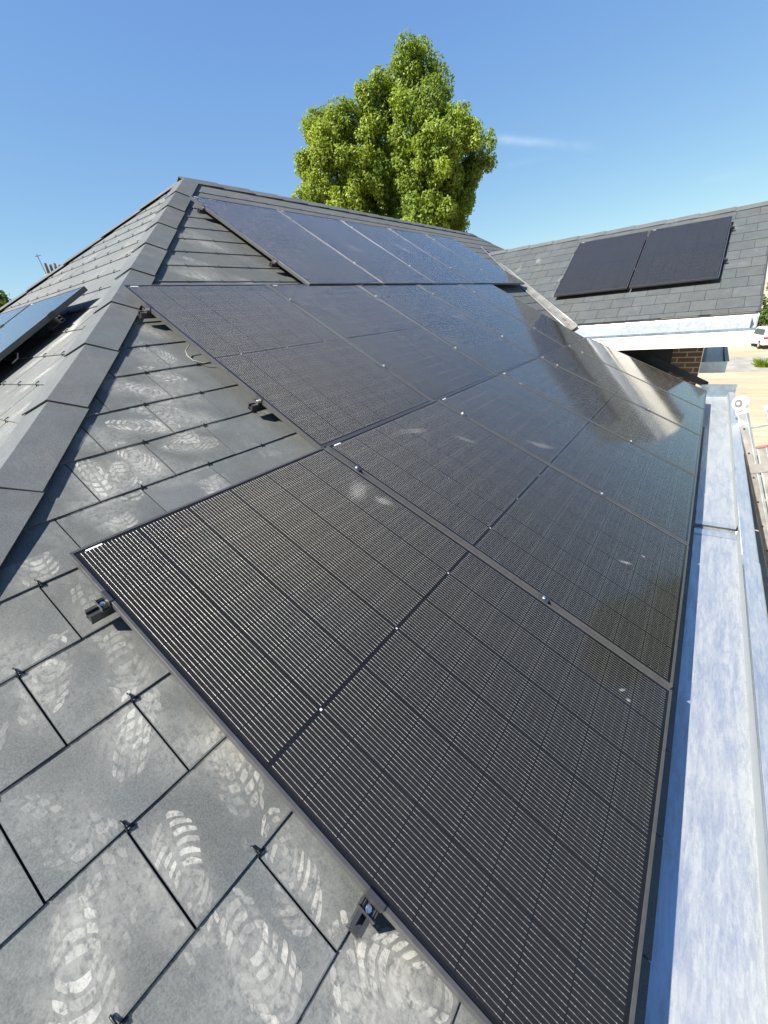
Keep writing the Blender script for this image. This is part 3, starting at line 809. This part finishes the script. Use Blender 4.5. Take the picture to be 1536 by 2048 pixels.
side = ('upper', 'lower')
for k in (3, 2, 1):
    L = NP[k] * PITCH - .02
    for q, x in enumerate(RX[k]):
        A = main_axes(k, 0) @ TR((x, 0, 0))
        rail(A, L, 0.056, 0.045, '%s black mounting rail under the %s' % (side[q], rowname[k]), 'mounting rails')
        end_clamp(A, '%s end clamp at the near edge of the %s' % (side[q], rowname[k]), 'end clamps')
        end_clamp(A @ TR((0, L, 0)), '%s end clamp at the far edge of the %s' % (side[q], rowname[k]), 'end clamps', -1)
        for i in range(NP[k] - 1):
            mid_clamp(A @ TR((0, (i + 1) * PITCH - .010, 0)), '%s mid clamp between %s and %s panel of the %s' % (side[q], ordn[i], ordn[i + 1], rowname[k]), 'mid clamps')
for q, x in enumerate((0.30, 1.245)):
    A = facing_axes(WP, TW) @ TR((x, 0, 0)); L = 2 * PITCH - .014
    rail(A, L, .03, .06, '%s black mounting rail under the two wing panels' % side[q], 'mounting rails')
    end_clamp(A, '%s end clamp on the left side of the wing panels' % side[q], 'end clamps')
    end_clamp(A @ TR((0, L, 0)), '%s end clamp on the right side of the wing panels' % side[q], 'end clamps', -1)
    mid_clamp(A @ TR((0, PITCH - .007, 0)), '%s mid clamp between the two wing panels' % side[q], 'mid clamps')
    A = facing_axes(EP0, ET) @ TR((x, 0, 0)); L = 2 * PITCH - .02
    rail(A, L, .03, .07, '%s black mounting rail under the hip end panels' % side[q], 'mounting rails')
    end_clamp(A @ TR((0, L, 0)), '%s end clamp on the dark side edge of the hip end panel' % side[q], 'end clamps', -1)
    mid_clamp(A @ TR((0, PITCH - .010, 0)), '%s mid clamp between the two hip end panels' % side[q], 'mid clamps')
# cable looping out from under the middle row
A = main_axes(2, 0)
mb = MB(); mb.tube([A @ Vector(p) for p in ((.62, .10, -.055), (.63, .03, -.062), (.655, -.008, -.078), (.69, -.020, -.088), (.74, -.016, -.091), (.79, .012, -.085), (.81, .09, -.07))], 0.0032, 8)
tag(mb.build('solar_cable', m_cable, smooth=True), 'pale cable looping out beneath the near edge of the middle row', 'cable')
A = facing_axes(EP0, ET)
mb = MB(); mb.tube([A @ Vector(p) for p in ((.62, 2 * PITCH - .12, -.05), (.63, 2 * PITCH - .03, -.055), (.66, 2 * PITCH - .005, -.07), (.70, 2 * PITCH - .03, -.075))], 0.0042, 8)
tag(mb.build('solar_cable', m_cable, smooth=True), 'short cable end in the shadow under the hip end panel', 'cable')

# ---------------------------------------------------------------- gutters, valley, walls (parts of the house)
GF, GL = -0.985, -0.912            # gutter floor and lip heights
GY0, GY1 = -2.6, 7.62
def sheet(mb, prof, a, b, axis='y', th=0.0012, col=0.5):
    """bent sheet: profile [(u, z)] swept from a to b"""
    mk = (lambda u, l, z: Vector((u, l, z))) if axis == 'y' else (lambda u, l, z: Vector((l, u, z)))
    for (u0, z0), (u1, z1) in zip(prof, prof[1:]):
        mb.poly([mk(u0, a, z0), mk(u1, a, z1), mk(u1, b, z1), mk(u0, b, z0)], col)
gut = None
mb = MB()
for a, b in ((GY0, 2.98), (3.06, GY1)):
    sheet(mb, [(1.50, -0.80), (1.545, -0.955), (1.56, GF), (1.852, GF + .004), (1.858, GL)], a, b)
gut = mb.build('gutter', m_zinc, house)
mb = MB(); sheet(mb, [(1.8535, GL - .03), (1.856, GL), (1.862, GL + .004), (1.930, GL - .004), (1.936, GL - .010), (1.936, GL - .16), (1.925, GL - .17)], GY0, 2.52)
sheet(mb, [(1.8535, GL - .03), (1.856, GL), (1.862, GL + .001), (1.928, GL - .007), (1.934, GL - .013), (1.934, GL - .16), (1.925, GL - .17)], 2.5202, GY1 + .05)
mb.build('gutter_lip', m_zinc2, gut)
mb = MB(); mb.tube([(1.8565, GY0, GL + .002), (1.8565, 2.45, GL + .002)], 0.004, 8); mb.tube([(1.8565, 2.58, GL + .001), (1.8565, GY1, GL + .001)], 0.0035, 8)
mb.build('rolled_edge', m_zinc3, gut, smooth=True)
mb = MB(); sheet(mb, [(1.545, -0.953), (1.56, GF + .003), (1.852, GF + .007)], 2.90, 2.98); sheet(mb, [(1.545, -0.953), (1.56, GF + .003), (1.852, GF + .007)], 3.06, 3.12)
sheet(mb, [(1.545, -0.957), (1.56, GF - .014), (1.852, GF - .012)], 2.97, 3.07)
mb.build('gutter_joint', m_zinc3, gut)
mb = MB(); mb.box(1.52, GY1, GF - .01, 1.935, GY1 + .004, -0.815); mb.box(1.52, GY1 - .0, -0.815, 1.94, GY1 + .05, -0.811); mb.build('end_plate', m_zinc4, gut)
mb = MB(); mb.box(1.40, GY0, GL - .22, 1.924, GY1 + .04, GF - .02); mb.build('gutter_board', m_white, gut)
# wing gutter along the white fascia
FY0 = 7.205
mb = MB(); sheet(mb, [(WEY - .0045, .128), (WEY - .02, .10), (FY0 + .035, -.035), (FY0 + .02, -.040), (FY0 + .012, -.018)], -1.2, WX1 - .005, 'x')
wg = mb.build('wing_gutter', m_zinc, house)
mb = MB(); sheet(mb, [(FY0 + .014, -.030), (FY0 + .012, -.018), (FY0 - .012, -.020), (FY0 - .014, -.050)], -1.2, WX1 + .004, 'x'); mb.build('gutter_lip', m_zinc4, wg)
mb = MB(); mb.box(WX1 - .07, FY0 + .0, -.045, WX1 - .066, WEY - .01, .125); mb.box(WX1 - .004, FY0 + .0, -.045, WX1, WEY + .02, .15); mb.build('end_plate', m_zinc3, wg)
mb = MB(); mb.box(-1.2, FY0, -.236, WX1 - .008, FY0 + .022, -.046); mb.build('fascia', m_white, house, bevel=.002)
mb = MB(); mb.box(-1.2, WEY - .004, .060, WX1 - .012, WEY + .06, .150); mb.build('eave_shade_strip', m_dark, house)  # dark strip added to draw the shadow line below the slate edge
mb = MB(); mb.box(-1.2, FY0 - .012, -.074, WX1 - .008, FY0 - .0005, -.0505); mb.build('fascia_trim', m_white, house)
# wing soffit, walls
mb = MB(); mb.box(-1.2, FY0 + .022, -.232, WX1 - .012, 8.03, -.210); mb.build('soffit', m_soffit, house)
mb = MB(); mb.box(-.8, 8.03, -4.6, 1.06, 8.25, -.205); mb.build('dark_wall', m_dark, house)
mb = MB(); mb.box(1.06, 8.028, -4.6, 1.445, 12.05, -.205); mb.build('brick_wall', m_brick, house)
# wing gable and verge
mb = MB()
yb = 2 * WRY - WEY
mb.prism([(1.44, WEY + .05, wz(WEY) - .03), (1.44, WRY, wz(WRY) - .03), (1.44, yb - .05, wz(WEY) - .03), (1.44, yb - .05, -.2), (1.44, WEY + .05, -.2)],
         [(1.30, WEY + .05, wz(WEY) - .03), (1.30, WRY, wz(WRY) - .03), (1.30, yb - .05, wz(WEY) - .03), (1.30, yb - .05, -.2), (1.30, WEY + .05, -.2)])
mb.build('gable_wall', m_brick, house)
mb = MB()
mb.prism([wing.world(0, WX1 + .001, .004), wing.world(wing.S[1], WX1 + .001, .004), wing.world(wing.S[1], WX1 + .001, -.12), wing.world(0, WX1 + .001, -.12)],
         [wing.world(0, WX1 + .02, .004), wing.world(wing.S[1], WX1 + .02, .004), wing.world(wing.S[1], WX1 + .02, -.12), wing.world(0, WX1 + .02, -.12)])
mb.build('verge_board', m_dark, house)
# valley lining between the two slopes
mb = MB(); xs_ = [VAL - WRY - .05, -2.2, -1.5, -0.9, -0.30]
for xa, xb in zip(xs_, xs_[1:]):
    r0, r1 = [], []
    for x in (xa, xb):
        y = VAL - x; zm = zprof(x) + .016; zw = wz(min(y, WRY)) + .014; zc = max(zm, zw)
        L_ = Vector((x - .05, y - .05, zprof(x - .05) + .018)); Rr = Vector((x + .042, y + .042, wz(min(WRY, y + .042)) + .016))
        r0.append(L_); r1.append(Rr)
    mid = [(a + b) / 2 - Vector((0, 0, .012)) for a, b in zip(r0, r1)]
    mb.poly([r0[0], r0[1], mid[1], mid[0]][::-1]); mb.poly([mid[0], mid[1], r1[1], r1[0]][::-1])
vf = mb.build('valley_lining', m_lead, house)
mb = MB()
for off, sx in ((-.05, -1), (.042, 1)):
    pts = []
    for x in xs_:
        y = VAL - x
        pts.append(Vector((x + off, y + off, (zprof(x + off) if sx < 0 else wz(min(WRY, y + off))) + .021)))
    mb.tube(pts, .005, 6)
mb.build('valley_edge', m_zinc2, vf, smooth=True)
# upstand where the main slope meets the wing wall
mb = MB(); ya = 7.75
mb.prism([(0.75, ya, zprof(.75) + .005), (0.80, ya, zprof(.80) + .13), (1.60, ya, zprof(1.60) + .10), (1.60, ya, zprof(1.6) + .005)],
         [(0.75, ya + .012, zprof(.75) + .005), (0.80, ya + .012, zprof(.80) + .13), (1.60, ya + .012, zprof(1.60) + .10), (1.60, ya + .012, zprof(1.6) + .005)])
mb.build('side_flashing', m_dark, house)
# house walls
mb = MB(); zt = -1.08
for (x0, y0, x1, y1) in ((1.18, -1.65, 1.40, 8.02), (2 * XR - 1.40, -1.65, 2 * XR - 1.18, 15.9), (2 * XR - 1.18, -1.65, 1.18, -1.45), (2 * XR - 1.18, 15.7, 1.44, 15.9)):
    mb.box(x0, y0, -4.6, x1, y1, zt)
mb.build('wall', m_brick, house)
mb = MB(); mb.box(2 * XR - 1.6, -2.05, -1.10, 1.395, -1.66, -1.075); mb.build('eave_soffit', m_white, house)
# zinc box gutter on the wing's gable side
gb = empty('zinc_gutter_box', 'open zinc gutter box with grey end plate beside the brick wall', 'gutter box')
bx0, bx1, by0, by1, bzt, bzb = 1.452, 1.775, 8.03, 10.9, -.535, -.70
mb = MB(); mb.box(bx0, by0, bzb, bx1, by0 + .003, bzt); mb.build('end_plate', m_zinc2, gb)
mb = MB(); mb.box(bx0, by0 + .003, bzt - .045, bx1, by1, bzt - .042); mb.box(bx0, by0 + .003, bzb, bx0 + .003, by1, bzt); mb.box(bx1 - .003, by0 + .003, bzb, bx1, by1, bzt); mb.build('trough', m_zinc3, gb)
mb = MB(); mb.box(bx0 - .004, by0 - .012, bzt, bx1 + .02, by0 + .012, bzt + .004); mb.box(bx1 - .03, by0 + .012, bzt, bx1 + .02, by1, bzt + .0035); mb.box(bx0, by0 + .012, bzt, bx0 + .05, by1, bzt + .0035); mb.build('folded_rim', m_zinc4, gb)

# ---------------------------------------------------------------- ladder leaning on the gutter
ld = Vector((.328, -.283, -.902)).normalized(); lr = Vector((.652, .758, 0)).normalized(); lr = (lr - ld * lr.dot(ld)).normalized(); ln = lr.cross(ld).normalized()
if ln.x < 0: ln = -ln
ladder = empty('ladder', 'aluminium extension ladder with white roller wheel leaning outside the zinc gutter', 'ladder')
def stile(mb, P, L, wn=.102, wr_=.034):
    a = [P + ln * u + lr * v for u, v in ((-wn / 2, 0), (wn / 2, 0), (wn / 2, wr_), (-wn / 2, wr_))]
    mb.prism(a, [p + ld * L for p in a])
    for u in (-wn / 2 + .008, wn / 2 - .008):      # ribs of the extrusion
        c = [P + ln * (u + du) + lr * v for du, v in ((-.006, -.004), (.006, -.004), (.006, 0), (-.006, 0))]
        mb.prism(c, [p + ld * L for p in c])
T0 = Vector((1.915, 5.79, -.775)); secs = []
for q, (off, drop, L) in enumerate(((0, 0, 3.9), (.135, .44, 3.5), (.262, .53, 3.4))):
    P = T0 + ln * off + ld * drop
    mb = MB(); stile(mb, P, L); stile(mb, P + lr * .40, L); mb.build('stile_pair', m_alu, ladder, bevel=.002)
    for r_ in range(13):
        c = P + ld * (.21 + .28 * r_)
        if .21 + .28 * r_ > L: break
        mb = MB(); mb.cyl(c + lr * .028, c + lr * .40, .014, n=12); mb.build('rung', m_alu, ladder)
        mb = MB(); mb.cyl(c - lr * .0012, c + lr * .0005, .0115, n=14); mb.build('rung_hole', m_rubber, ladder)
    mb = MB()
    for v in (0, .40):
        a = [P + ln * u + lr * (v + w) - ld * .0 for u, w in ((-.056, -.008), (.056, -.008), (.056, .042), (-.056, .042))]
        mb.prism([p - ld * .012 for p in a], [p + ld * (.04 if q == 0 else .014) for p in a])
    mb.build('end_cap', m_cream if q == 0 else m_red, ladder, bevel=.004)
    if q == 0:
        mb = MB(); a = [P + ln * u - lr * .0085 + ld * v for u, v in ((-.035, .004), (.030, -.006), (.036, .008), (-.030, .018))]
        mb.prism(a, [p + lr * .002 for p in a]); mb.build('red_mark', m_red, ladder)
    if q == 2:
        mb = MB(); a = [P + ln * u - lr * .0085 + ld * v for u, v in ((-.03, .075), (.03, .07), (.03, .12), (-.03, .125))]
        mb.prism(a, [p + lr * .002 for p in a]); mb.build('green_mark', m_green, ladder)
W0 = T0 - ld * .085
mb = MB()
n = 28
for v in (0,):
    mb = MB(); c0 = W0 + lr * (v - .012); c1 = W0 + lr * (v + .045)
    mb.cyl(c0, c1, .080, n=n); mb.build('wheel', m_cream, ladder, bevel=.006)
mb = MB(); mb.cyl(W0 - lr * .0150, W0 - lr * .0115, .046, n=24); mb.build('wheel_hub', m_grey, ladder)
mb = MB(); mb.cyl(W0 - lr * .019, W0 - lr * .0145, .017, n=16); mb.build('axle', m_cream, ladder)
mb = MB(); b0 = T0 + ld * .62
a = [b0 + ln * u + lr * w for u, w in ((-.06, -.008), (.21, -.008), (.21, -.003), (-.06, -.003))]
mb.prism(a, [p + ld * .10 for p in a]); mb.build('guide_bracket', m_alu, ladder)

# ---------------------------------------------------------------- ground, road
GZ = -4.6
mb = MB(); mb.poly([(-900, -900, GZ), (900, -900, GZ), (900, 1500, GZ), (-900, 1500, GZ)]); tag(mb.build('ground', m_ground), None, kind='structure')
mb = MB(); mb.poly([(-60, 36.0, GZ + .004), (90, 32.0, GZ + .004), (90, 39.0, GZ + .004), (-60, 43.0, GZ + .004)]); tag(mb.build('road', m_road), None, kind='structure')

# ---------------------------------------------------------------- foliage
def leaf_mesh(name, mat, clumps, per, size, parent, seed, up=0.35):
    r = random.Random(seed); V = []; Fc = []; Cc = []
    for (c, rad, tn) in clumps:
        for _ in range(int(per * (rad ** 2))):
            d = Vector((r.gauss(0, 1), r.gauss(0, 1), r.gauss(0, 1))).normalized()
            p = c + d * rad * (r.random() ** 0.45)
            nrm = (d + Vector((r.gauss(0, .6), r.gauss(0, .6), r.gauss(0, .6) + up))).normalized()
            u = nrm.orthogonal().normalized(); w = nrm.cross(u); a = r.uniform(0, 2 * pi)
            u, w = u * cos(a) + w * sin(a), w * cos(a) - u * sin(a)
            s = size * r.uniform(.6, 1.25); k = len(V); bend = nrm * s * .18
            V += [tuple(p - u * s * .55), tuple(p + w * s * .40 - bend), tuple(p + u * s * .62), tuple(p - w * s * .40 - bend)]
            Fc.append((k, k + 1, k + 2, k + 3)); t_ = min(1, max(0, tn + r.uniform(-.28, .28))); Cc += [t_] * 4
    m = MB(); m.v = V; m.f = Fc; m.c = Cc
    return m.build(name, mat, parent)
def tree(name, label, base, levels, mat, nclump, per, size, crad, seed, group=None, trunk_r=.35, lean=(0, 0), inner=0.25):
    """levels: [(z above camera level..., radius, cx, cy)] outline of the crown, bottom to top"""
    r = random.Random(seed); root = empty(name, label, 'tree', TR(base), group)
    bl = Vector(base)
    zs = [l[0] for l in levels]
    def out(z):
        for a, b in zip(levels, levels[1:]):
            if a[0] <= z <= b[0]:
                t = (z - a[0]) / (b[0] - a[0]); return [a[i] + t * (b[i] - a[i]) for i in (1, 2, 3)]
        return [levels[-1][1], levels[-1][2], levels[-1][3]]
    tot = [max(.05, out(zs[0] + (zs[-1] - zs[0]) * (i + .5) / 40)[0]) for i in range(40)]
    clumps = []; lobes = []
    nl = max(10, int(nclump / 7))
    for i in range(nl):                      # branch masses, each a cluster of leaf clumps
        b = r.choices(range(40), tot)[0]; z = zs[0] + (zs[-1] - zs[0]) * (b + r.random()) / 40
        R, cx, cy = out(z); R *= 1 + .10 * sin(2.3 * z + seed)
        lr_ = min(R * .8, crad * r.uniform(.75, 1.25)); a = r.uniform(0, 2 * pi)
        rad = max(0.0, R - lr_) * (r.random() ** .5 if r.random() < inner else r.uniform(.85, 1.12))
        lobes.append((Vector((cx + cos(a) * rad, cy + sin(a) * rad, z)), lr_, r.uniform(.25, .75), Vector((cos(a), sin(a), .55)).normalized()))
    for c0, lr_, tn, outw in lobes:
        for _ in range(9):
            d = (Vector((r.gauss(0, 1), r.gauss(0, 1), r.gauss(0, 1))).normalized() + outw * .55).normalized()
            q = lr_ * r.uniform(.55, 1.0); p = c0 + Vector((d.x * q, d.y * q, d.z * q * 1.25))
            clumps.append((p - bl, crad * r.uniform(.34, .60), min(1, max(0, tn + r.uniform(-.2, .2)))))
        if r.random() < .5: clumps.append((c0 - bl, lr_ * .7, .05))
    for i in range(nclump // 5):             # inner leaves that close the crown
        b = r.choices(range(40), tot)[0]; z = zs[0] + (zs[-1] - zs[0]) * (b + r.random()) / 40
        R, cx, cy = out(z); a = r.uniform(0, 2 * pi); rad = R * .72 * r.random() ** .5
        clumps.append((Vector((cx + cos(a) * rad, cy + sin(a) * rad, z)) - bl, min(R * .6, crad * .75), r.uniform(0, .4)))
    # trunk and limbs
    mb = MB(); top = Vector((levels[-1][2], levels[-1][3], zs[-1])) - bl; mid = Vector((out(zs[0])[1], out(zs[0])[2], zs[0])) - bl
    mb.tube([Vector((0, 0, -.1)), mid * .4, mid, mid * .5 + top * .5, mid * .12 + top * .88], [trunk_r, trunk_r * .85, trunk_r * .7, trunk_r * .4, .05], 10)
    for c, cr, _ in r.sample(clumps, min(len(clumps), 60)):
        t = r.uniform(.2, .8); s = mid * (1 - t) + top * t; s = s - Vector((0, 0, 1.0))
        m2 = (s + c) / 2 + Vector((0, 0, r.uniform(-.5, .1)))
        mb.tube([s, m2, c], [.10, .06, .02], 6)
    mb.build('trunk', m_bark, root, smooth=True)
    leaf_mesh('crown', mat, clumps, per, size, root, seed + 1)
    return root
c_main = [(-1.5, 2.4, -14.5, 25.2), (1.5, 3.4, -14.5, 25.2), (4.3, 3.8, -14.5, 25.2), (5.5, 3.8, -14.45, 25.2), (6.7, 3.95, -14.35, 25.3), (7.9, 4.05, -14.3, 25.3), (9.0, 3.95, -14.15, 25.4), (10.0, 3.45, -14.15, 25.35),
          (10.8, 3.0, -14.0, 25.4), (11.5, 2.35, -13.8, 25.6), (12.2, 1.5, -13.55, 25.7), (12.7, .7, -13.45, 25.75)]
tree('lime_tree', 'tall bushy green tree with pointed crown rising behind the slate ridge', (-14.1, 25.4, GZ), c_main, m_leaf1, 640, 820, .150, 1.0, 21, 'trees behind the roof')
c_left = [(-1.5, 2.6, -16.8, 22.3), (2.0, 3.2, -16.8, 22.3), (6.0, 3.5, -16.6, 22.4), (7.0, 3.4, -16.6, 22.4), (7.9, 3.1, -16.7, 22.3), (8.8, 2.75, -16.8, 22.1), (9.65, 2.2, -16.95, 22.1), (10.3, 1.4, -17.1, 22.0), (10.9, .5, -17.1, 22.0)]
tree('lime_tree', 'smaller yellow-green tree standing left of and against the tall tree', (-17.8, 21.4, GZ), c_left, m_leaf2, 460, 860, .140, .85, 33, 'trees behind the roof', .28)
tree('broadleaf_tree', 'bushy green tree at the right picture edge above the white car', (7.4, 57, GZ), [(-3.4, 2.4, 7.4, 57), (-1.5, 3.2, 7.4, 57), (.5, 3.2, 7.5, 57), (2.5, 2.2, 7.7, 57), (3.9, .4, 7.9, 57)], m_leaf4, 110, 150, .32, .9, 41)
tree('broadleaf_tree', 'pale green treetop peeping over the roof at the left edge', (-42.4, 11.0, GZ), [(-1, 2.4, -42.4, 11.0), (2, 2.6, -42.4, 11.0), (3.4, 2.0, -42.4, 11.0), (4.7, .5, -42.4, 11.0)], m_leaf4, 60, 110, .36, 1.0, 51)
tree('dark_tree', 'dark tree beyond the gutter, seen only as a brown reflection in the bottom row panels', (14.2, 20.0, GZ), [(-1.6, 2.5, 14.2, 20), (1, 4.6, 14.2, 20), (4, 5.2, 14.2, 20), (7, 4.4, 14.2, 20), (9.5, 2.6, 14.2, 20), (11, .6, 14.2, 20)], m_leaf3, 150, 60, .60, 1.5, 61)
tree('dark_tree', 'second dark tree reflected beside the first in the bottom row panels', (21.0, 17.0, GZ), [(-1.6, 2.5, 21, 17), (1, 4.6, 21, 17), (4, 5.4, 21, 17), (8, 4.8, 21, 17), (11, 2.6, 21, 17), (13, .6, 21, 17)], m_leaf3, 150, 60, .60, 1.5, 71)
# low hedge by the car
cl = []; r = random.Random(91)
hroot = empty('hedge', 'low clipped green hedge beyond the road at the right', 'hedge', TR((10.5, 58.5, GZ)))
for i in range(60): cl.append((Vector((r.uniform(-7, 14), r.uniform(-.5, .5), r.uniform(.3, 1.6))), .6, r.uniform(.2, .8)))
leaf_mesh('foliage', m_leaf3, cl, 160, .26, hroot, 92)
broot = empty('grass_tuft', 'yellow-green grass tuft at the road edge by the right picture border', 'plant', TR((4.75, 36.2, GZ)))
mb = MB()
for i in range(260):
    a = r.uniform(0, 2 * pi); q = r.random() ** .5 * .4; b = Vector((cos(a) * q, sin(a) * q, 0)); h = r.uniform(.25, .6)
    d = Vector((cos(a) * r.uniform(.1, .4), sin(a) * r.uniform(.1, .4), 0)); s_ = Vector((-sin(a), cos(a), 0)) * .02
    mb.poly([b - s_, b + s_, b + d * .5 + Vector((0, 0, h * .7)) + s_ * .6, b + d + Vector((0, 0, h))], r.random())
mb.build('blades', m_leaf2, broot)

# ---------------------------------------------------------------- white car
car = empty('parked_car', 'white estate car parked on the far side of the road, tail lamp in view', 'car', TR((5.55, 47.6, GZ)) @ Matrix.Rotation(radians(12), 4, 'Z'))
# local: -y is the rear, x across (width 1.8), length 4.4
prof = [(-2.15, .42), (-2.20, .62), (-2.16, .95), (-2.05, 1.02), (-1.80, 1.50), (-1.55, 1.56), (.35, 1.55), (1.05, 1.02), (2.00, .88), (2.18, .62), (2.15, .36), (-2.1, .32)]
mb = MB(); secs_ = []
for xx, k in ((-.90, .0), (-.86, .0), (.86, .0), (.90, .0)):
    secs_.append([Vector((xx * (1 - .13 * max(0, (z - .95) / .6)), y, z)) for y, z in prof])
idx = [mb.add(s) for s in secs_]; n = len(prof)
for a, b in zip(idx, idx[1:]):
    for i in range(n):
        j = (i + 1) % n; mb.f.append((a + i, a + j, b + j, b + i))
mb.f.append(tuple(range(idx[0] + n - 1, idx[0] - 1, -1))); mb.f.append(tuple(range(idx[-1], idx[-1] + n)))
mb.build('body', m_carw, car, bevel=.03)
mb = MB(); mb.poly([(-.70, -2.075, 1.05), (.70, -2.075, 1.05), (.66, -1.865, 1.43), (-.66, -1.865, 1.43)]); mb.build('rear_window', m_glass, car)
for sx in (-1, 1):
    mb = MB(); xw = lambda z: sx * (.905 * (1 - .13 * (z - .95) / .6) + .004)
    mb.poly([(xw(1.05), -1.85, 1.05), (xw(1.45), -1.66, 1.45), (xw(1.45), .28, 1.45), (xw(1.05), .85, 1.05)]); mb.build('side_window', m_glass, car)
    mb = MB(); mb.box(sx * .66 if sx > 0 else -.93, -2.21, .78, .93 if sx > 0 else -.66, -2.10, .95); mb.build('tail_lamp', m_tail, car, bevel=.01)
    for yy in (-1.35, 1.35):
        mb = MB(); mb.cyl((sx * .72, yy, .32), (sx * .92, yy, .32), .32, n=20); w_ = mb.build('wheel', m_rubber, car)
        mb = MB(); mb.cyl((sx * .90, yy, .32), (sx * .928, yy, .32), .19, n=14); mb.build('rim', m_alu, w_)
mb = MB(); mb.box(-.88, -2.26, .36, .88, -2.17, .60); mb.build('bumper', m_carw, car, bevel=.02)

# ---------------------------------------------------------------- neighbouring house with chimney
nb = empty('neighbouring_house', 'distant house showing only its brick chimney stack over the roof edge', 'house', TR((-38.2, 13.9, GZ - .35)))
mb = MB(); mb.box(-5, -4, 0, 5, 4, 4.6); mb.build('wall', m_render, nb)
mb = MB(); mb.prism([(-5.3, -4.4, 4.55), (5.3, -4.4, 4.55), (5.3, 0, 7.9), (-5.3, 0, 7.9)], [(-5.3, -4.4, 4.4), (5.3, -4.4, 4.4), (5.3, 0, 7.7), (-5.3, 0, 7.7)])
mb.prism([(-5.3, 0, 7.9), (5.3, 0, 7.9), (5.3, 4.4, 4.55), (-5.3, 4.4, 4.55)], [(-5.3, 0, 7.7), (5.3, 0, 7.7), (5.3, 4.4, 4.4), (-5.3, 4.4, 4.4)])
rf = mb.build('roof', m_tile, nb)
mb = MB(); mb.box(-.35, -.55, 6.8, .35, .62, 10.5); mb.box(-.42, -.62, 10.5, .42, .69, 10.75); ch = mb.build('chimney', m_brick, rf)
for i in range(4):
    mb = MB(); mb.cyl((0, -.42 + .29 * i, 10.75), (0, -.42 + .29 * i, 11.45 - .08 * (i % 2)), .105, .085, 10); mb.build('chimney_pot', m_clay, ch)
mb = MB(); mb.tube([(0, -.60, 10.7), (0, -.72, 12.0)], .03, 6); mb.tube([(0, -.86, 11.85), (0, -.50, 11.92)], .02, 6); mb.build('antenna', m_grey, nb)

# chain matrices for parents placed after their children were linked
bpy.context.view_layer.update()
